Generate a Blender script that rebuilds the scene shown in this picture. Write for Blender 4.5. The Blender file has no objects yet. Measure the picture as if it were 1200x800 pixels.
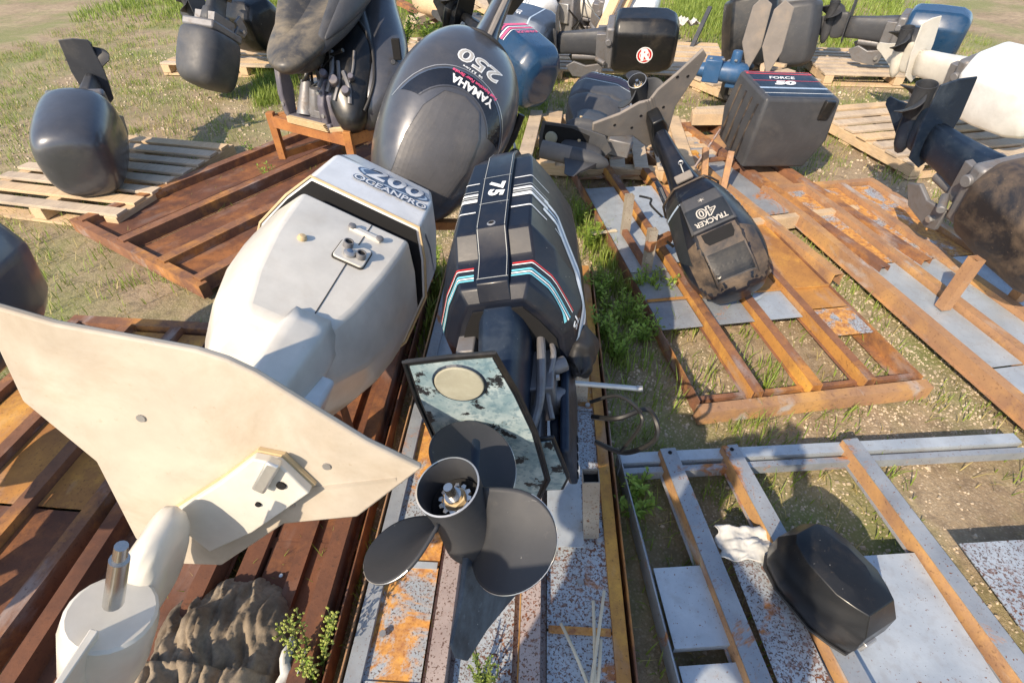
import bpy, bmesh, math, random
import numpy as np
from mathutils import Vector, Matrix, noise
from mathutils.bvhtree import BVHTree
random.seed(7); rng = np.random.default_rng(7)
S = bpy.context.scene
COL = S.collection
R = math.radians
# ------------------------------------------------------------ camera, sky, sun
PITCH, CAMH, FPX = R(42), 1.65, 604.0
cam = bpy.data.cameras.new('camera'); camo = bpy.data.objects.new('camera', cam); COL.objects.link(camo)
camo.location = (0, 0, CAMH); camo.rotation_euler = (R(90) - PITCH, 0, 0)
cam.sensor_width = 36; cam.lens = FPX / 1200 * 36; cam.clip_start = .02; cam.clip_end = 600
S.camera = camo
SUN_DIR = Vector((-.495, -.623, .61)).normalized()          # towards the sun: low, behind and to the left
W = bpy.data.worlds.new('World'); S.world = W; W.use_nodes = True
nt = W.node_tree; bg = nt.nodes['Background']
sky = nt.nodes.new('ShaderNodeTexSky'); sky.sky_type = 'NISHITA'; sky.sun_disc = False
el = math.asin(SUN_DIR.z); az = math.atan2(SUN_DIR.x, SUN_DIR.y)
sky.sun_elevation = el; sky.sun_rotation = az
nt.links.new(sky.outputs[0], bg.inputs[0]); bg.inputs[1].default_value = .15
sl = bpy.data.lights.new('sun', 'SUN'); sl.energy = 4.3; sl.angle = R(.5); sl.color = (1, .83, .62)
so = bpy.data.objects.new('sun', sl); COL.objects.link(so); so.rotation_euler = SUN_DIR.to_track_quat('Z', 'Y').to_euler()
S.view_settings.view_transform = 'Standard'; S.view_settings.look = 'None'
S.view_settings.exposure = .62; S.view_settings.gamma = 1
S.cycles.max_bounces = 6; S.cycles.use_denoising = True

# ------------------------------------------------------------ where things stand (metres, from the camera's foot)
cp, sp_ = math.cos(PITCH), math.sin(PITCH)
def ray(px, py):
    v = (py - 400) / FPX
    return Vector(((px - 600) / FPX, cp - sp_ * v, -sp_ - cp * v))
def at(px, py, z=0):
    r = ray(px, py); return Vector((0, 0, CAMH)) + r * ((z - CAMH) / r.z)
def atd(px, py, d): return Vector((0, 0, CAMH)) + ray(px, py) * d

# ------------------------------------------------------------ materials
def new_mat(name):
    m = bpy.data.materials.new(name); m.use_nodes = True
    n = m.node_tree.nodes; return m, n, m.node_tree.links, n['Principled BSDF']
def nod(n, t, **k):
    x = n.new(t)
    for a, b in k.items(): setattr(x, a, b)
    return x
def noise_fac(n, l, scale, detail, lo, hi, co, vec_scale=None, rough=.6, dist=0):
    t = nod(n, 'ShaderNodeTexNoise'); t.inputs['Scale'].default_value = scale; t.inputs['Detail'].default_value = detail
    t.inputs['Roughness'].default_value = rough; t.inputs['Distortion'].default_value = dist
    src = co.outputs['Object']
    if vec_scale:
        mp = nod(n, 'ShaderNodeMapping'); mp.inputs['Scale'].default_value = vec_scale; l.new(src, mp.inputs[0]); src = mp.outputs[0]
    l.new(src, t.inputs[0])
    r = nod(n, 'ShaderNodeMapRange'); r.inputs[1].default_value = lo; r.inputs[2].default_value = hi; l.new(t.outputs[0], r.inputs[0])
    return r.outputs[0], t.outputs[0]
def mixc(n, l, fac, a, b):
    m = nod(n, 'ShaderNodeMix', data_type='RGBA')
    if isinstance(fac, float): m.inputs[0].default_value = fac
    else: l.new(fac, m.inputs[0])
    for i, c in ((6, a), (7, b)):
        if isinstance(c, tuple): m.inputs[i].default_value = (*c, 1)
        else: l.new(c, m.inputs[i])
    return m.outputs[2]
def mul(n, l, a, b):
    m = nod(n, 'ShaderNodeMath', operation='MULTIPLY')
    for i, c in ((0, a), (1, b)):
        if isinstance(c, (int, float)): m.inputs[i].default_value = c
        else: l.new(c, m.inputs[i])
    return m.outputs[0]
def bump(n, l, b, h, strength, dist=.002):
    x = nod(n, 'ShaderNodeBump'); x.inputs['Strength'].default_value = strength; x.inputs['Distance'].default_value = dist
    l.new(h, x.inputs['Height']); l.new(x.outputs[0], b.inputs['Normal'])
def paint(name, col, rough=.35, dirt=(.25, .2, .14), amount=.35, scratch=.3, metal=0, dscale=5, coat=0, wear=(.45, .45, .43), dlo=.5):
    m, n, l, b = new_mat(name); co = nod(n, 'ShaderNodeTexCoord')
    c0 = tuple(x * .88 for x in col); c1 = tuple(min(1, x * 1.12) for x in col)
    v, _ = noise_fac(n, l, 9, 5, .3, .7, co); base = mixc(n, l, v, c0, c1)
    d, _ = noise_fac(n, l, dscale, 10, dlo, dlo + .28, co, rough=.68, dist=.4); d = mul(n, l, d, amount)
    base = mixc(n, l, d, base, dirt)
    d2, hf = noise_fac(n, l, 60, 6, .62, .72, co, rough=.7); d2 = mul(n, l, d2, amount * .8); base = mixc(n, l, d2, base, dirt)
    s, _ = noise_fac(n, l, 14, 8, .685, .70, co, (1, 9, 3), rough=.75); s = mul(n, l, s, scratch)
    base = mixc(n, l, s, base, wear)
    s3, _ = noise_fac(n, l, 95, 2, .76, .78, co); s3 = mul(n, l, s3, scratch); base = mixc(n, l, s3, base, wear)
    l.new(base, b.inputs['Base Color']); b.inputs['Metallic'].default_value = metal
    r = nod(n, 'ShaderNodeMapRange'); l.new(d, r.inputs[0]); r.inputs[3].default_value = rough; r.inputs[4].default_value = min(1, rough + .5)
    r2, _ = noise_fac(n, l, 17, 6, .35, .8, co); r3 = nod(n, 'ShaderNodeMath', operation='MULTIPLY_ADD'); l.new(r2, r3.inputs[0]); r3.inputs[1].default_value = .16; l.new(r.outputs[0], r3.inputs[2])
    l.new(r3.outputs[0], b.inputs['Roughness'])
    b.inputs['Specular IOR Level'].default_value = .38; b.inputs['Coat Weight'].default_value = coat; b.inputs['Coat Roughness'].default_value = .15
    bump(n, l, b, hf, .12, .001)
    return m
def steel(name, base=(.38, .43, .48), base2=(.52, .57, .61), rust=(.50, .19, .03), rust2=(.20, .075, .03), big=.55, spots=.62, streak=None, metal=.35, rough=.5):
    """galvanised sheet with patches, freckles and streaks of rust; a lower big/spots number means more of it"""
    m, n, l, b = new_mat(name); co = nod(n, 'ShaderNodeTexCoord')
    v, _ = noise_fac(n, l, 7, 6, .35, .7, co); c = mixc(n, l, v, base, base2)
    v2, _ = noise_fac(n, l, 30, 5, .5, .68, co); c = mixc(n, l, mul(n, l, v2, .25), c, (.30, .27, .25))
    rc, _ = noise_fac(n, l, 40, 6, .35, .65, co); rustc = mixc(n, l, rc, rust, rust2)
    bigf, _ = noise_fac(n, l, 4.2, 12, big, big + .06, co, rough=.72, dist=.6)
    area, _ = noise_fac(n, l, 3.1, 4, .40, .62, co)
    f2, hf = noise_fac(n, l, 105, 4, spots, spots + .03, co, rough=.55); f2 = mul(n, l, f2, area)
    f3, _ = noise_fac(n, l, 160, 3, spots + .03, spots + .05, co)
    c = mixc(n, l, f2, c, rust2); c = mixc(n, l, mul(n, l, f3, .9), c, (.10, .05, .03)); c = mixc(n, l, mul(n, l, bigf, .92), c, rustc)
    l.new(c, b.inputs['Base Color'])
    mr = nod(n, 'ShaderNodeMapRange'); l.new(bigf, mr.inputs[0]); mr.inputs[3].default_value = metal; mr.inputs[4].default_value = 0; l.new(mr.outputs[0], b.inputs['Metallic'])
    rr = nod(n, 'ShaderNodeMapRange'); l.new(bigf, rr.inputs[0]); rr.inputs[3].default_value = rough; rr.inputs[4].default_value = .85; l.new(rr.outputs[0], b.inputs['Roughness'])
    bump(n, l, b, hf, .25, .0015)
    return m
def rusty(name, a=(.36, .15, .06), c=(.16, .065, .035), o=(.55, .24, .05), grey=(.35, .33, .33), greyamt=.35):
    m, n, l, b = new_mat(name); co = nod(n, 'ShaderNodeTexCoord')
    v, _ = noise_fac(n, l, 6, 9, .35, .65, co, rough=.65); x = mixc(n, l, v, a, c)
    v, _ = noise_fac(n, l, 3.4, 8, .5, .68, co, rough=.7); x = mixc(n, l, v, x, o)
    v, _ = noise_fac(n, l, 4.5, 8, .56, .68, co, (2, .7, 2)); x = mixc(n, l, mul(n, l, v, greyamt), x, grey)
    v, hf = noise_fac(n, l, 90, 5, .58, .7, co); x = mixc(n, l, mul(n, l, v, .6), x, (.06, .03, .02))
    l.new(x, b.inputs['Base Color']); b.inputs['Roughness'].default_value = .78; b.inputs['Metallic'].default_value = .08
    bump(n, l, b, hf, .4, .002); return m
def wood(name, a=(.42, .33, .24), c=(.60, .50, .38)):
    m, n, l, b = new_mat(name); co = nod(n, 'ShaderNodeTexCoord')
    v, hf = noise_fac(n, l, 22, 8, .3, .7, co, (7, .6, 7)); x = mixc(n, l, v, a, c)
    v, _ = noise_fac(n, l, 4, 6, .48, .7, co); x = mixc(n, l, mul(n, l, v, .6), x, (.24, .20, .17))
    l.new(x, b.inputs['Base Color']); b.inputs['Roughness'].default_value = .9; bump(n, l, b, hf, .5, .003); return m
def plain(name, col, rough=.5, metal=0, var=.12, scale=25):
    m, n, l, b = new_mat(name); co = nod(n, 'ShaderNodeTexCoord')
    v, hf = noise_fac(n, l, scale, 6, .3, .7, co)
    x = mixc(n, l, v, tuple(q * (1 - var) for q in col), tuple(min(1, q * (1 + var)) for q in col))
    l.new(x, b.inputs['Base Color']); b.inputs['Roughness'].default_value = rough; b.inputs['Metallic'].default_value = metal
    bump(n, l, b, hf, .15, .001); return m
def leafmat(name, col, col2):
    m, n, l, b = new_mat(name); co = nod(n, 'ShaderNodeTexCoord')
    v, _ = noise_fac(n, l, 18, 4, .3, .7, co); x = mixc(n, l, v, col, col2)
    l.new(x, b.inputs['Base Color']); b.inputs['Roughness'].default_value = .55
    out = n['Material Output']; tr = nod(n, 'ShaderNodeBsdfTranslucent'); l.new(x, tr.inputs[0])
    mx = nod(n, 'ShaderNodeMixShader'); mx.inputs[0].default_value = .3; l.new(b.outputs[0], mx.inputs[1]); l.new(tr.outputs[0], mx.inputs[2]); l.new(mx.outputs[0], out.inputs[0])
    return m
M = {}
M['navy'] = paint('worn_black_paint', (.007, .010, .019), .30, (.20, .16, .12), .13, .7, coat=.15)
M['skegscrape'] = paint('scraped_dark_skeg', (.018, .024, .034), .45, (.16, .19, .22), .75, .8, dscale=7, dlo=.40)
M['navyleg'] = paint('blue_black_chalky_paint', (.010, .019, .038), .34, (.12, .15, .18), .40, .6)
M['black'] = paint('black_paint', (.009, .010, .012), .30, (.24, .19, .13), .16, .4, coat=.15)
M['dustyblack'] = paint('dusty_black_paint', (.022, .022, .026), .36, (.24, .17, .11), .7, .5, dlo=.42)
M['blackmatte'] = plain('black_rubber', (.018, .018, .020), .6)
M['white'] = paint('cream_white_gelcoat', (.62, .60, .545), .30, (.46, .36, .24), .26, .3, coat=.4)
M['cap'] = paint('white_cowl_paint', (.70, .715, .72), .27, (.6, .52, .4), .14, .15, coat=.4)
M['foilwhite'] = paint('stained_white_plastic', (.47, .42, .35), .5, (.30, .23, .15), .6, .9, dlo=.46)
M['grey'] = paint('metallic_grey_paint', (.075, .080, .095), .28, (.28, .24, .19), .18, .35, metal=.3, coat=.5)
M['greymid'] = paint('matte_grey_panel', (.085, .085, .092), .45, (.28, .24, .19), .2, .35, metal=.2)
M['greydark'] = paint('dark_grey_plastic', (.055, .058, .066), .40, (.25, .22, .18), .22, .3)
M['greyblue'] = paint('blue_grey_paint', (.07, .095, .14), .30, (.3, .26, .2), .14, .3, metal=.3, coat=.5)
M['hgrey'] = paint('chalky_charcoal_paint', (.062, .066, .076), .45, (.25, .22, .18), .3, .35)
M['blue'] = paint('deep_blue_paint', (.012, .045, .105), .26, (.2, .2, .18), .15, .3, coat=.5)
M['bluemetal'] = paint('blue_engine_enamel', (.03, .09, .20), .35, (.3, .27, .22), .3, .6)
M['khaki'] = paint('black_plastic_caked_in_dust', (.05, .05, .052), .38, (.34, .28, .19), .7, .3, dscale=3.5, dlo=.40)
M['foil'] = paint('dusty_foil_plastic', (.21, .19, .175), .8, (.34, .27, .20), .6, .5, dscale=9)
M['prop'] = paint('charcoal_propeller_paint', (.036, .039, .046), .5, (.2, .18, .15), .12, .25)
M['edge'] = plain('bare_edge_metal', (.62, .62, .60), .35, .7)
M['flake'] = None
M['alu'] = paint('weathered_aluminium', (.42, .42, .42), .38, (.25, .20, .15), .5, .3, metal=.7)
M['alugrime'] = paint('oily_grey_casting', (.20, .20, .21), .45, (.16, .10, .05), .6, .4, metal=.4, dscale=12)
M['purple'] = paint('greyish_mauve_casting', (.13, .125, .155), .42, (.45, .38, .26), .55, .4, metal=.2, dscale=9)
M['chrome'] = plain('steel_shaft', (.62, .60, .56), .22, .95)
M['zinc'] = steel('galvanised_plate', big=.64, spots=.66)
M['zincspot'] = steel('galvanised_plate_with_rust_freckles', big=.60, spots=.535)
M['zincrust'] = steel('galvanised_plate_half_rusted', rust=(.66, .32, .05), rust2=(.32, .12, .03), big=.44, spots=.54)
M['post'] = steel('beige_worn_post', (.27, .235, .195), (.40, .36, .30), big=.62, spots=.60, metal=.15, rough=.6)
M['zincpink'] = steel('pinkish_primer_channel', (.34, .27, .25), (.47, .39, .36), big=.60, spots=.56, metal=.15)
M['zincdark'] = steel('dull_steel_channel', (.26, .29, .33), (.40, .43, .46), big=.58, spots=.64)
M['orange'] = rusty('orange_rust', (.48, .235, .06), (.30, .14, .05), (.66, .36, .07), greyamt=.3)
M['rust'] = rusty('brown_rust_steel', (.27, .125, .065), (.13, .065, .045), (.50, .23, .06), greyamt=.5)
M['rustshade'] = rusty('shade_darkened_rust', (.17, .068, .034), (.085, .037, .024), (.30, .12, .04), greyamt=.15)  # brown rust, darkened to stand in for shade under the white outboard
M['rustlight'] = rusty('rust_on_pale_steel', (.42, .24, .12), (.28, .16, .10), (.55, .31, .11), grey=(.42, .42, .42), greyamt=.8)
M['standrust'] = rusty('orange_brown_stand', (.42, .18, .055), (.28, .11, .04), (.52, .24, .06), greyamt=.1)
M['wood'] = wood('grey_pallet_wood'); M['wood2'] = wood('tan_pallet_wood', (.48, .34, .20), (.66, .50, .32))
M['decalwhite'] = plain('white_vinyl', (.82, .84, .84), .4); M['red'] = plain('red_vinyl', (.55, .03, .03), .4)
M['cyan'] = plain('pale_blue_vinyl', (.16, .50, .62), .4); M['pink'] = plain('pink_vinyl', (.75, .10, .22), .4)
M['greyvinyl'] = plain('grey_vinyl', (.36, .38, .38), .4); M['silver'] = plain('silver_vinyl', (.50, .47, .42), .4, .2)
M['bluevinyl'] = plain('slate_blue_vinyl', (.07, .115, .20), .4); M['bluevinyl2'] = plain('pale_slate_vinyl', (.35, .45, .58), .4)
M['darkvinyl'] = plain('dark_vinyl', (.02, .024, .03), .3)
M['window'] = paint('smoked_glossy_panel', (.010, .012, .018), .12, (.2, .18, .15), .06, .2, coat=.6)
M['anode'] = paint('oxidised_zinc_disc', (.33, .32, .25), .65, (.46, .46, .38), .7, .5, dscale=20)
M['seam'] = plain('dark_seam_rubber', (.03, .028, .026), .7); M['trim'] = plain('yellowed_seal', (.55, .42, .24), .6)  # seam: even dark tone for cowl joints and the outlet gasket
M['void'] = plain('hollow_shade_black', (.006, .006, .007), .9)  # near-black standing in for shade inside holes, gaps and hollows
M['cloth'] = plain('dirty_white_cloth', (.48, .48, .46), .85, var=.2)
M['straw'] = plain('bleached_strip', (.60, .52, .38), .8); M['tube'] = paint('pale_grey_tube', (.62, .64, .64), .35, (.3, .25, .2), .3, .2, metal=.3)
M['hose'] = plain('black_hose', (.012, .012, .012), .45); M['hosew'] = plain('grey_hose', (.45, .45, .43), .45)
M['leaf'] = leafmat('bright_weed_leaf', (.19, .32, .04), (.34, .46, .08)); M['grass'] = leafmat('grass_blade', (.17, .26, .035), (.31, .38, .08))
M['drygrass'] = leafmat('dry_grass_blade', (.40, .33, .12), (.52, .44, .20)); M['weedflower'] = leafmat('yellow_green_buds', (.42, .48, .10), (.58, .62, .20))
M['stem'] = leafmat('weed_stem', (.10, .16, .04), (.18, .20, .07))
M['stone'] = plain('gravel_stone', (.48, .40, .30), .85, var=.45, scale=9)
def flaky():
    m, n, l, b = new_mat('flaking_black_paint_over_chalky_blue_primer'); co = nod(n, 'ShaderNodeTexCoord')
    v, _ = noise_fac(n, l, 22, 8, .35, .65, co); x = mixc(n, l, v, (.17, .26, .30), (.38, .46, .48))
    v, _ = noise_fac(n, l, 70, 6, .52, .60, co); x = mixc(n, l, mul(n, l, v, .6), x, (.09, .17, .22))
    v, hf = noise_fac(n, l, 16, 10, .56, .58, co, rough=.7); x = mixc(n, l, v, x, (.012, .013, .017))
    l.new(x, b.inputs['Base Color']); b.inputs['Roughness'].default_value = .6; bump(n, l, b, hf, .4, .002); return m
M['flake'] = flaky()
def tarp():
    m, n, l, b = new_mat('weathered_sacking'); co = nod(n, 'ShaderNodeTexCoord')
    v, _ = noise_fac(n, l, 5, 9, .35, .7, co); x = mixc(n, l, v, (.15, .115, .08), (.40, .33, .24))
    v, hf = noise_fac(n, l, 60, 8, .4, .7, co); x = mixc(n, l, mul(n, l, v, .5), x, (.10, .08, .06))
    l.new(x, b.inputs['Base Color']); b.inputs['Roughness'].default_value = .95; bump(n, l, b, hf, .6, .004); return m
M['tarp'] = tarp()
def soil():
    m, n, l, b = new_mat('gravelly_soil'); co = nod(n, 'ShaderNodeTexCoord')
    v, _ = noise_fac(n, l, 1.6, 8, .35, .65, co); x = mixc(n, l, v, (.27, .20, .125), (.40, .31, .20))
    v, _ = noise_fac(n, l, 14, 8, .45, .7, co); x = mixc(n, l, mul(n, l, v, .7), x, (.15, .11, .075))
    v, _ = noise_fac(n, l, .9, 7, .44, .60, co); x = mixc(n, l, mul(n, l, v, .7), x, (.16, .20, .05))
    vo = nod(n, 'ShaderNodeTexVoronoi'); vo.inputs['Scale'].default_value = 85; l.new(co.outputs['Object'], vo.inputs[0])
    mr = nod(n, 'ShaderNodeMapRange'); l.new(vo.outputs[0], mr.inputs[0]); mr.inputs[1].default_value = .45; mr.inputs[2].default_value = .1
    x = mixc(n, l, mul(n, l, mr.outputs[0], .45), x, (.55, .46, .34))
    l.new(x, b.inputs['Base Color']); b.inputs['Roughness'].default_value = .95
    v, hf = noise_fac(n, l, 45, 8, .3, .7, co, rough=.7); bump(n, l, b, hf, 1, .01); return m
M['soil'] = soil()

# ------------------------------------------------------------ mesh helpers
def link(o): COL.objects.link(o); return o
def frame_matrix(o, up, aft):
    z = Vector(up).normalized(); a = Vector(aft); a = (a - z * a.dot(z)).normalized(); y = -a; x = y.cross(z)
    m = Matrix((x, y, z)).transposed().to_4x4(); m.translation = Vector(o); return m
def thing(name, label, cat, mat=None, group=None):
    o = bpy.data.objects.new(name, None); link(o); o['label'] = label; o['category'] = cat; o.empty_display_size = .1
    if mat is not None: o.matrix_world = mat
    if group: o['group'] = group
    return o
def trans(x, y, z=0, rz=0): return Matrix.Translation((x, y, z)) @ Matrix.Rotation(rz, 4, 'Z')
class MB:
    def __init__(s): s.v = []; s.f = []
    def add(s, v, f):
        k = len(s.v); s.v += [tuple(q) for q in v]; s.f += [tuple(i + k for i in q) for q in f]; return s
    def box(s, x0, x1, y0, y1, z0, z1, mt=None):
        v = [Vector(p) for p in ((x0,y0,z0),(x1,y0,z0),(x1,y1,z0),(x0,y1,z0),(x0,y0,z1),(x1,y0,z1),(x1,y1,z1),(x0,y1,z1))]
        if mt: v = [mt @ p for p in v]
        return s.add(v, [(3,2,1,0),(4,5,6,7),(0,1,5,4),(1,2,6,5),(2,3,7,6),(3,0,4,7)])
    def beam(s, p0, p1, w, h, up=(0, 0, 1)):
        p0, p1 = Vector(p0), Vector(p1); d = (p1 - p0); L = d.length; d.normalize(); sd = d.cross(Vector(up)).normalized(); u = sd.cross(d)
        m = Matrix((d, sd, u)).transposed().to_4x4(); m.translation = p0
        return s.box(0, L, -w / 2, w / 2, -h / 2, h / 2, m)
    def cyl(s, p0, p1, r0, r1=None, n=14, cap=True):
        r1 = r0 if r1 is None else r1; p0, p1 = Vector(p0), Vector(p1); d = (p1 - p0).normalized(); a = d.orthogonal().normalized(); b = d.cross(a)
        v = [p + (a * math.cos(2 * math.pi * i / n) + b * math.sin(2 * math.pi * i / n)) * r for p, r in ((p0, r0), (p1, r1)) for i in range(n)]
        f = [(i, (i + 1) % n, n + (i + 1) % n, n + i) for i in range(n)]
        if cap: f += [tuple(range(n))[::-1], tuple(range(n, 2 * n))]
        return s.add(v, f)
    def sweep(s, pts, radii, n=10, flat=1, up=(0, 0, 1), cap=True):
        pts = [Vector(p) for p in pts]; rings = []
        for i, p in enumerate(pts):
            d = (pts[min(i + 1, len(pts) - 1)] - pts[max(i - 1, 0)]).normalized(); a = d.cross(Vector(up))
            a = a.normalized() if a.length > 1e-3 else d.orthogonal().normalized(); b = a.cross(d)
            r = radii[i] if isinstance(radii, (list, tuple)) else radii; fl = flat[i] if isinstance(flat, (list, tuple)) else flat
            rings.append([p + a * math.cos(2 * math.pi * j / n) * r + b * math.sin(2 * math.pi * j / n) * r * fl for j in range(n)])
        return s.rings(rings, cap)
    def rings(s, rings, cap=True):
        n = len(rings[0]); v = [p for r in rings for p in r]; f = []
        for k in range(len(rings) - 1):
            for i in range(n): f.append((k * n + i, k * n + (i + 1) % n, (k + 1) * n + (i + 1) % n, (k + 1) * n + i))
        if cap: f += [tuple(range(n))[::-1], tuple(range(n * (len(rings) - 1), n * len(rings)))]
        return s.add(v, f)
    def prism(s, poly, a0, a1, axis=2):
        def mk(p, a): q = list(p); q.insert(axis, a); return tuple(q)
        n = len(poly); return s.add([mk(p, a0) for p in poly] + [mk(p, a1) for p in poly],
            [tuple(range(n))[::-1], tuple(range(n, 2 * n))] + [(i, (i + 1) % n, n + (i + 1) % n, n + i) for i in range(n)])
    def lathe(s, prof, o=(0, 0, 0), axis=1, n=28, close=False):
        rings = []
        for r, a in prof:
            ring = []
            for i in range(n):
                t = 2 * math.pi * i / n; p = [r * math.cos(t), r * math.sin(t)]; p.insert(axis, a); ring.append(Vector(p) + Vector(o))
            rings.append(ring)
        return s.rings(rings, close)
    def obj(s, name, mat, parent=None, bevel=0, seg=2, sub=0, smooth=None, label=None, solid=0, kind=None, crease=None, auto=35):
        me = bpy.data.meshes.new(name); me.from_pydata([tuple(p) for p in s.v], [], s.f); me.materials.append(mat)
        bm = bmesh.new(); bm.from_mesh(me); bmesh.ops.recalc_face_normals(bm, faces=bm.faces[:])
        sm = (bevel > 0 or sub > 0 or solid > 0) if smooth is None else smooth
        for f in bm.faces: f.smooth = sm
        if sm and not sub:
            for e in bm.edges:
                if len(e.link_faces) == 2 and e.calc_face_angle(0) > R(auto): e.smooth = False
        if crease is not None and sub:
            cl = bm.edges.layers.float.new('crease_edge')
            for e in bm.edges:
                if e.calc_face_angle(0) > R(crease[0]): e[cl] = crease[1]
        bm.to_mesh(me); bm.free()
        o = bpy.data.objects.new(name, me); link(o)
        if parent: o.parent = parent
        if solid: md = o.modifiers.new('s', 'SOLIDIFY'); md.thickness = solid; md.offset = 0
        if bevel: md = o.modifiers.new('b', 'BEVEL'); md.width = bevel; md.segments = seg; md.limit_method = 'ANGLE'; md.angle_limit = R(min(22, auto)); md.harden_normals = False
        if sub: md = o.modifiers.new('u', 'SUBSURF'); md.levels = sub; md.render_levels = sub
        if label: o['label'] = label
        if kind: o['kind'] = kind
        return o
def shell(stations):
    """stations: (z, [(x,y)...]) half outline from aft centre round starboard to fore centre; mirrored"""
    rings = []
    for z, h in stations:
        st = [Vector((x, y, z)) for x, y in h]; pt = [Vector((-x, y, z)) for x, y in h[1:-1]][::-1]
        rings.append(st + pt)
    return MB().rings(rings)
def oct_half(w, ya, yf, cx=.45, cy=.3, fx=.5):
    d = yf - ya
    return [(0, ya), (w * cx, ya), (w * (cx + 1) / 2 + .0, ya + d * cy * .42), (w, ya + d * cy), (w, yf - d * .3), (w * .8, yf - d * .08), (w * fx, yf), (0, yf)]
def round_half(w, ya, yf, n=7, e=2.6):
    c, d = (ya + yf) / 2, (yf - ya) / 2; out = []
    for i in range(n + 1):
        t = math.pi * i / n; s_, c_ = math.sin(t), math.cos(t)
        out.append((w * abs(s_) ** (2 / e), c - d * math.copysign(abs(c_) ** (2 / e), c_)))
    out[0] = (0, out[0][1]); out[-1] = (0, out[-1][1]); return out
# ---- flat print laid on a surface
_bvh = {}
def bvh(o):
    if o.name not in _bvh:
        dg = bpy.context.evaluated_depsgraph_get(); _bvh[o.name] = BVHTree.FromObject(o, dg)
    return _bvh[o.name]
def lay(name, host, v2, faces, origin, u, n, mat, off=.0015, v=None):
    t = bvh(host); u = Vector(u).normalized(); n = Vector(n).normalized(); v = n.cross(u).normalized() if v is None else Vector(v); u = v.cross(n).normalized(); o = Vector(origin)
    out = []
    for a, b in v2:
        p = o + u * a + v * b; h = t.ray_cast(p + n * .35, -n)
        out.append(h[0] + n * off if h[0] is not None else p)
    mb = MB(); mb.add(out, faces); ob = mb.obj(name, mat, host, smooth=False); return ob
def text2d(s, size, bold=0, shear=0, sx=1, cut=.02):
    c = bpy.data.curves.new('t', 'FONT'); c.body = s; c.size = size; c.offset = bold; c.shear = shear; c.align_x = 'CENTER'; c.align_y = 'CENTER'; c.resolution_u = 3
    o = bpy.data.objects.new('t', c); link(o); dg = bpy.context.evaluated_depsgraph_get(); me = bpy.data.meshes.new_from_object(o.evaluated_get(dg))
    bm = bmesh.new(); bm.from_mesh(me); bmesh.ops.triangulate(bm, faces=bm.faces[:])
    for k in range(3):
        es = [e for e in bm.edges if e.calc_length() > cut]
        if not es: break
        bmesh.ops.subdivide_edges(bm, edges=es, cuts=1); bmesh.ops.triangulate(bm, faces=bm.faces[:])
    v = [(p.co.x * sx, p.co.y) for p in bm.verts]; f = [tuple(q.index for q in x.verts) for x in bm.faces]
    bm.free(); bpy.data.objects.remove(o); bpy.data.curves.remove(c); bpy.data.meshes.remove(me); return v, f
def text(host, s, origin, u, n, size, mat, bold=0, shear=0, sx=1, off=.002, name='lettering'):
    v, f = text2d(s, size, bold, shear, sx); return lay(name, host, v, f, origin, u, n, mat, off)
def ribbon2d(pts, w, step=.012):
    P = []
    for a, b in zip(pts, pts[1:]):
        L = math.dist(a, b); k = max(1, int(L / step))
        for i in range(k): P.append((a[0] + (b[0] - a[0]) * i / k, a[1] + (b[1] - a[1]) * i / k))
    P.append(tuple(pts[-1])); v = []; f = []
    for i, p in enumerate(P):
        q, r = P[max(0, i - 1)], P[min(len(P) - 1, i + 1)]; d = Vector((r[0] - q[0], r[1] - q[1])).normalized(); ww = w(i / (len(P) - 1)) if callable(w) else w
        v += [(p[0] - d.y * ww / 2, p[1] + d.x * ww / 2), (p[0] + d.y * ww / 2, p[1] - d.x * ww / 2)]
        if i: k = 2 * i; f.append((k - 2, k - 1, k + 1, k))
    return v, f
def stripe(host, pts, w, origin, u, n, mat, off=.0015, name='stripe'):
    v, f = ribbon2d(pts, w); return lay(name, host, v, f, origin, u, n, mat, off)
def patch(host, poly, origin, u, n, mat, off=.002, name='panel', cell=.012):
    """filled polygon laid on a surface, gridded so that it follows the curve"""
    bm = bmesh.new(); vs = [bm.verts.new((x, y, 0)) for x, y in poly]; bm.faces.new(vs); bmesh.ops.triangulate(bm, faces=bm.faces[:])
    for k in range(4):
        es = [e for e in bm.edges if e.calc_length() > cell * 1.8]
        if not es: break
        bmesh.ops.subdivide_edges(bm, edges=es, cuts=1); bmesh.ops.triangulate(bm, faces=bm.faces[:])
    v = [(p.co.x, p.co.y) for p in bm.verts]; bm.verts.index_update(); f = [tuple(q.index for q in x.verts) for x in bm.faces]; bm.free()
    return lay(name, host, v, f, origin, u, n, mat, off)
def ringstripe(host, zf, a0, a1, w, mat, c=(0, 0), off=.0018, name='stripe', n=60):
    """band that wraps round a cowl: angle 0 is aft, positive to starboard"""
    t = bvh(host); v = []; f = []
    for i in range(n + 1):
        a = R(a0 + (a1 - a0) * i / n); d = Vector((math.sin(a), -math.cos(a), 0)); z = zf(math.degrees(a))
        for s_ in (-.5, .5):
            p = Vector((c[0], c[1], z + s_ * w)) + d * .9; h = t.ray_cast(p, -d); v.append(h[0] + d * off if h[0] is not None else p - d * .7)
        if i: k = 2 * i; f.append((k - 2, k - 1, k + 1, k))
    return MB().add(v, f).obj(name, mat, host, smooth=False)
def ellipse(a, b, n=28, rot=0): return [(a * math.cos(2*math.pi*i/n) * math.cos(rot) - b * math.sin(2*math.pi*i/n) * math.sin(rot), a * math.cos(2*math.pi*i/n) * math.sin(rot) + b * math.sin(2*math.pi*i/n) * math.cos(rot)) for i in range(n)]
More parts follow.
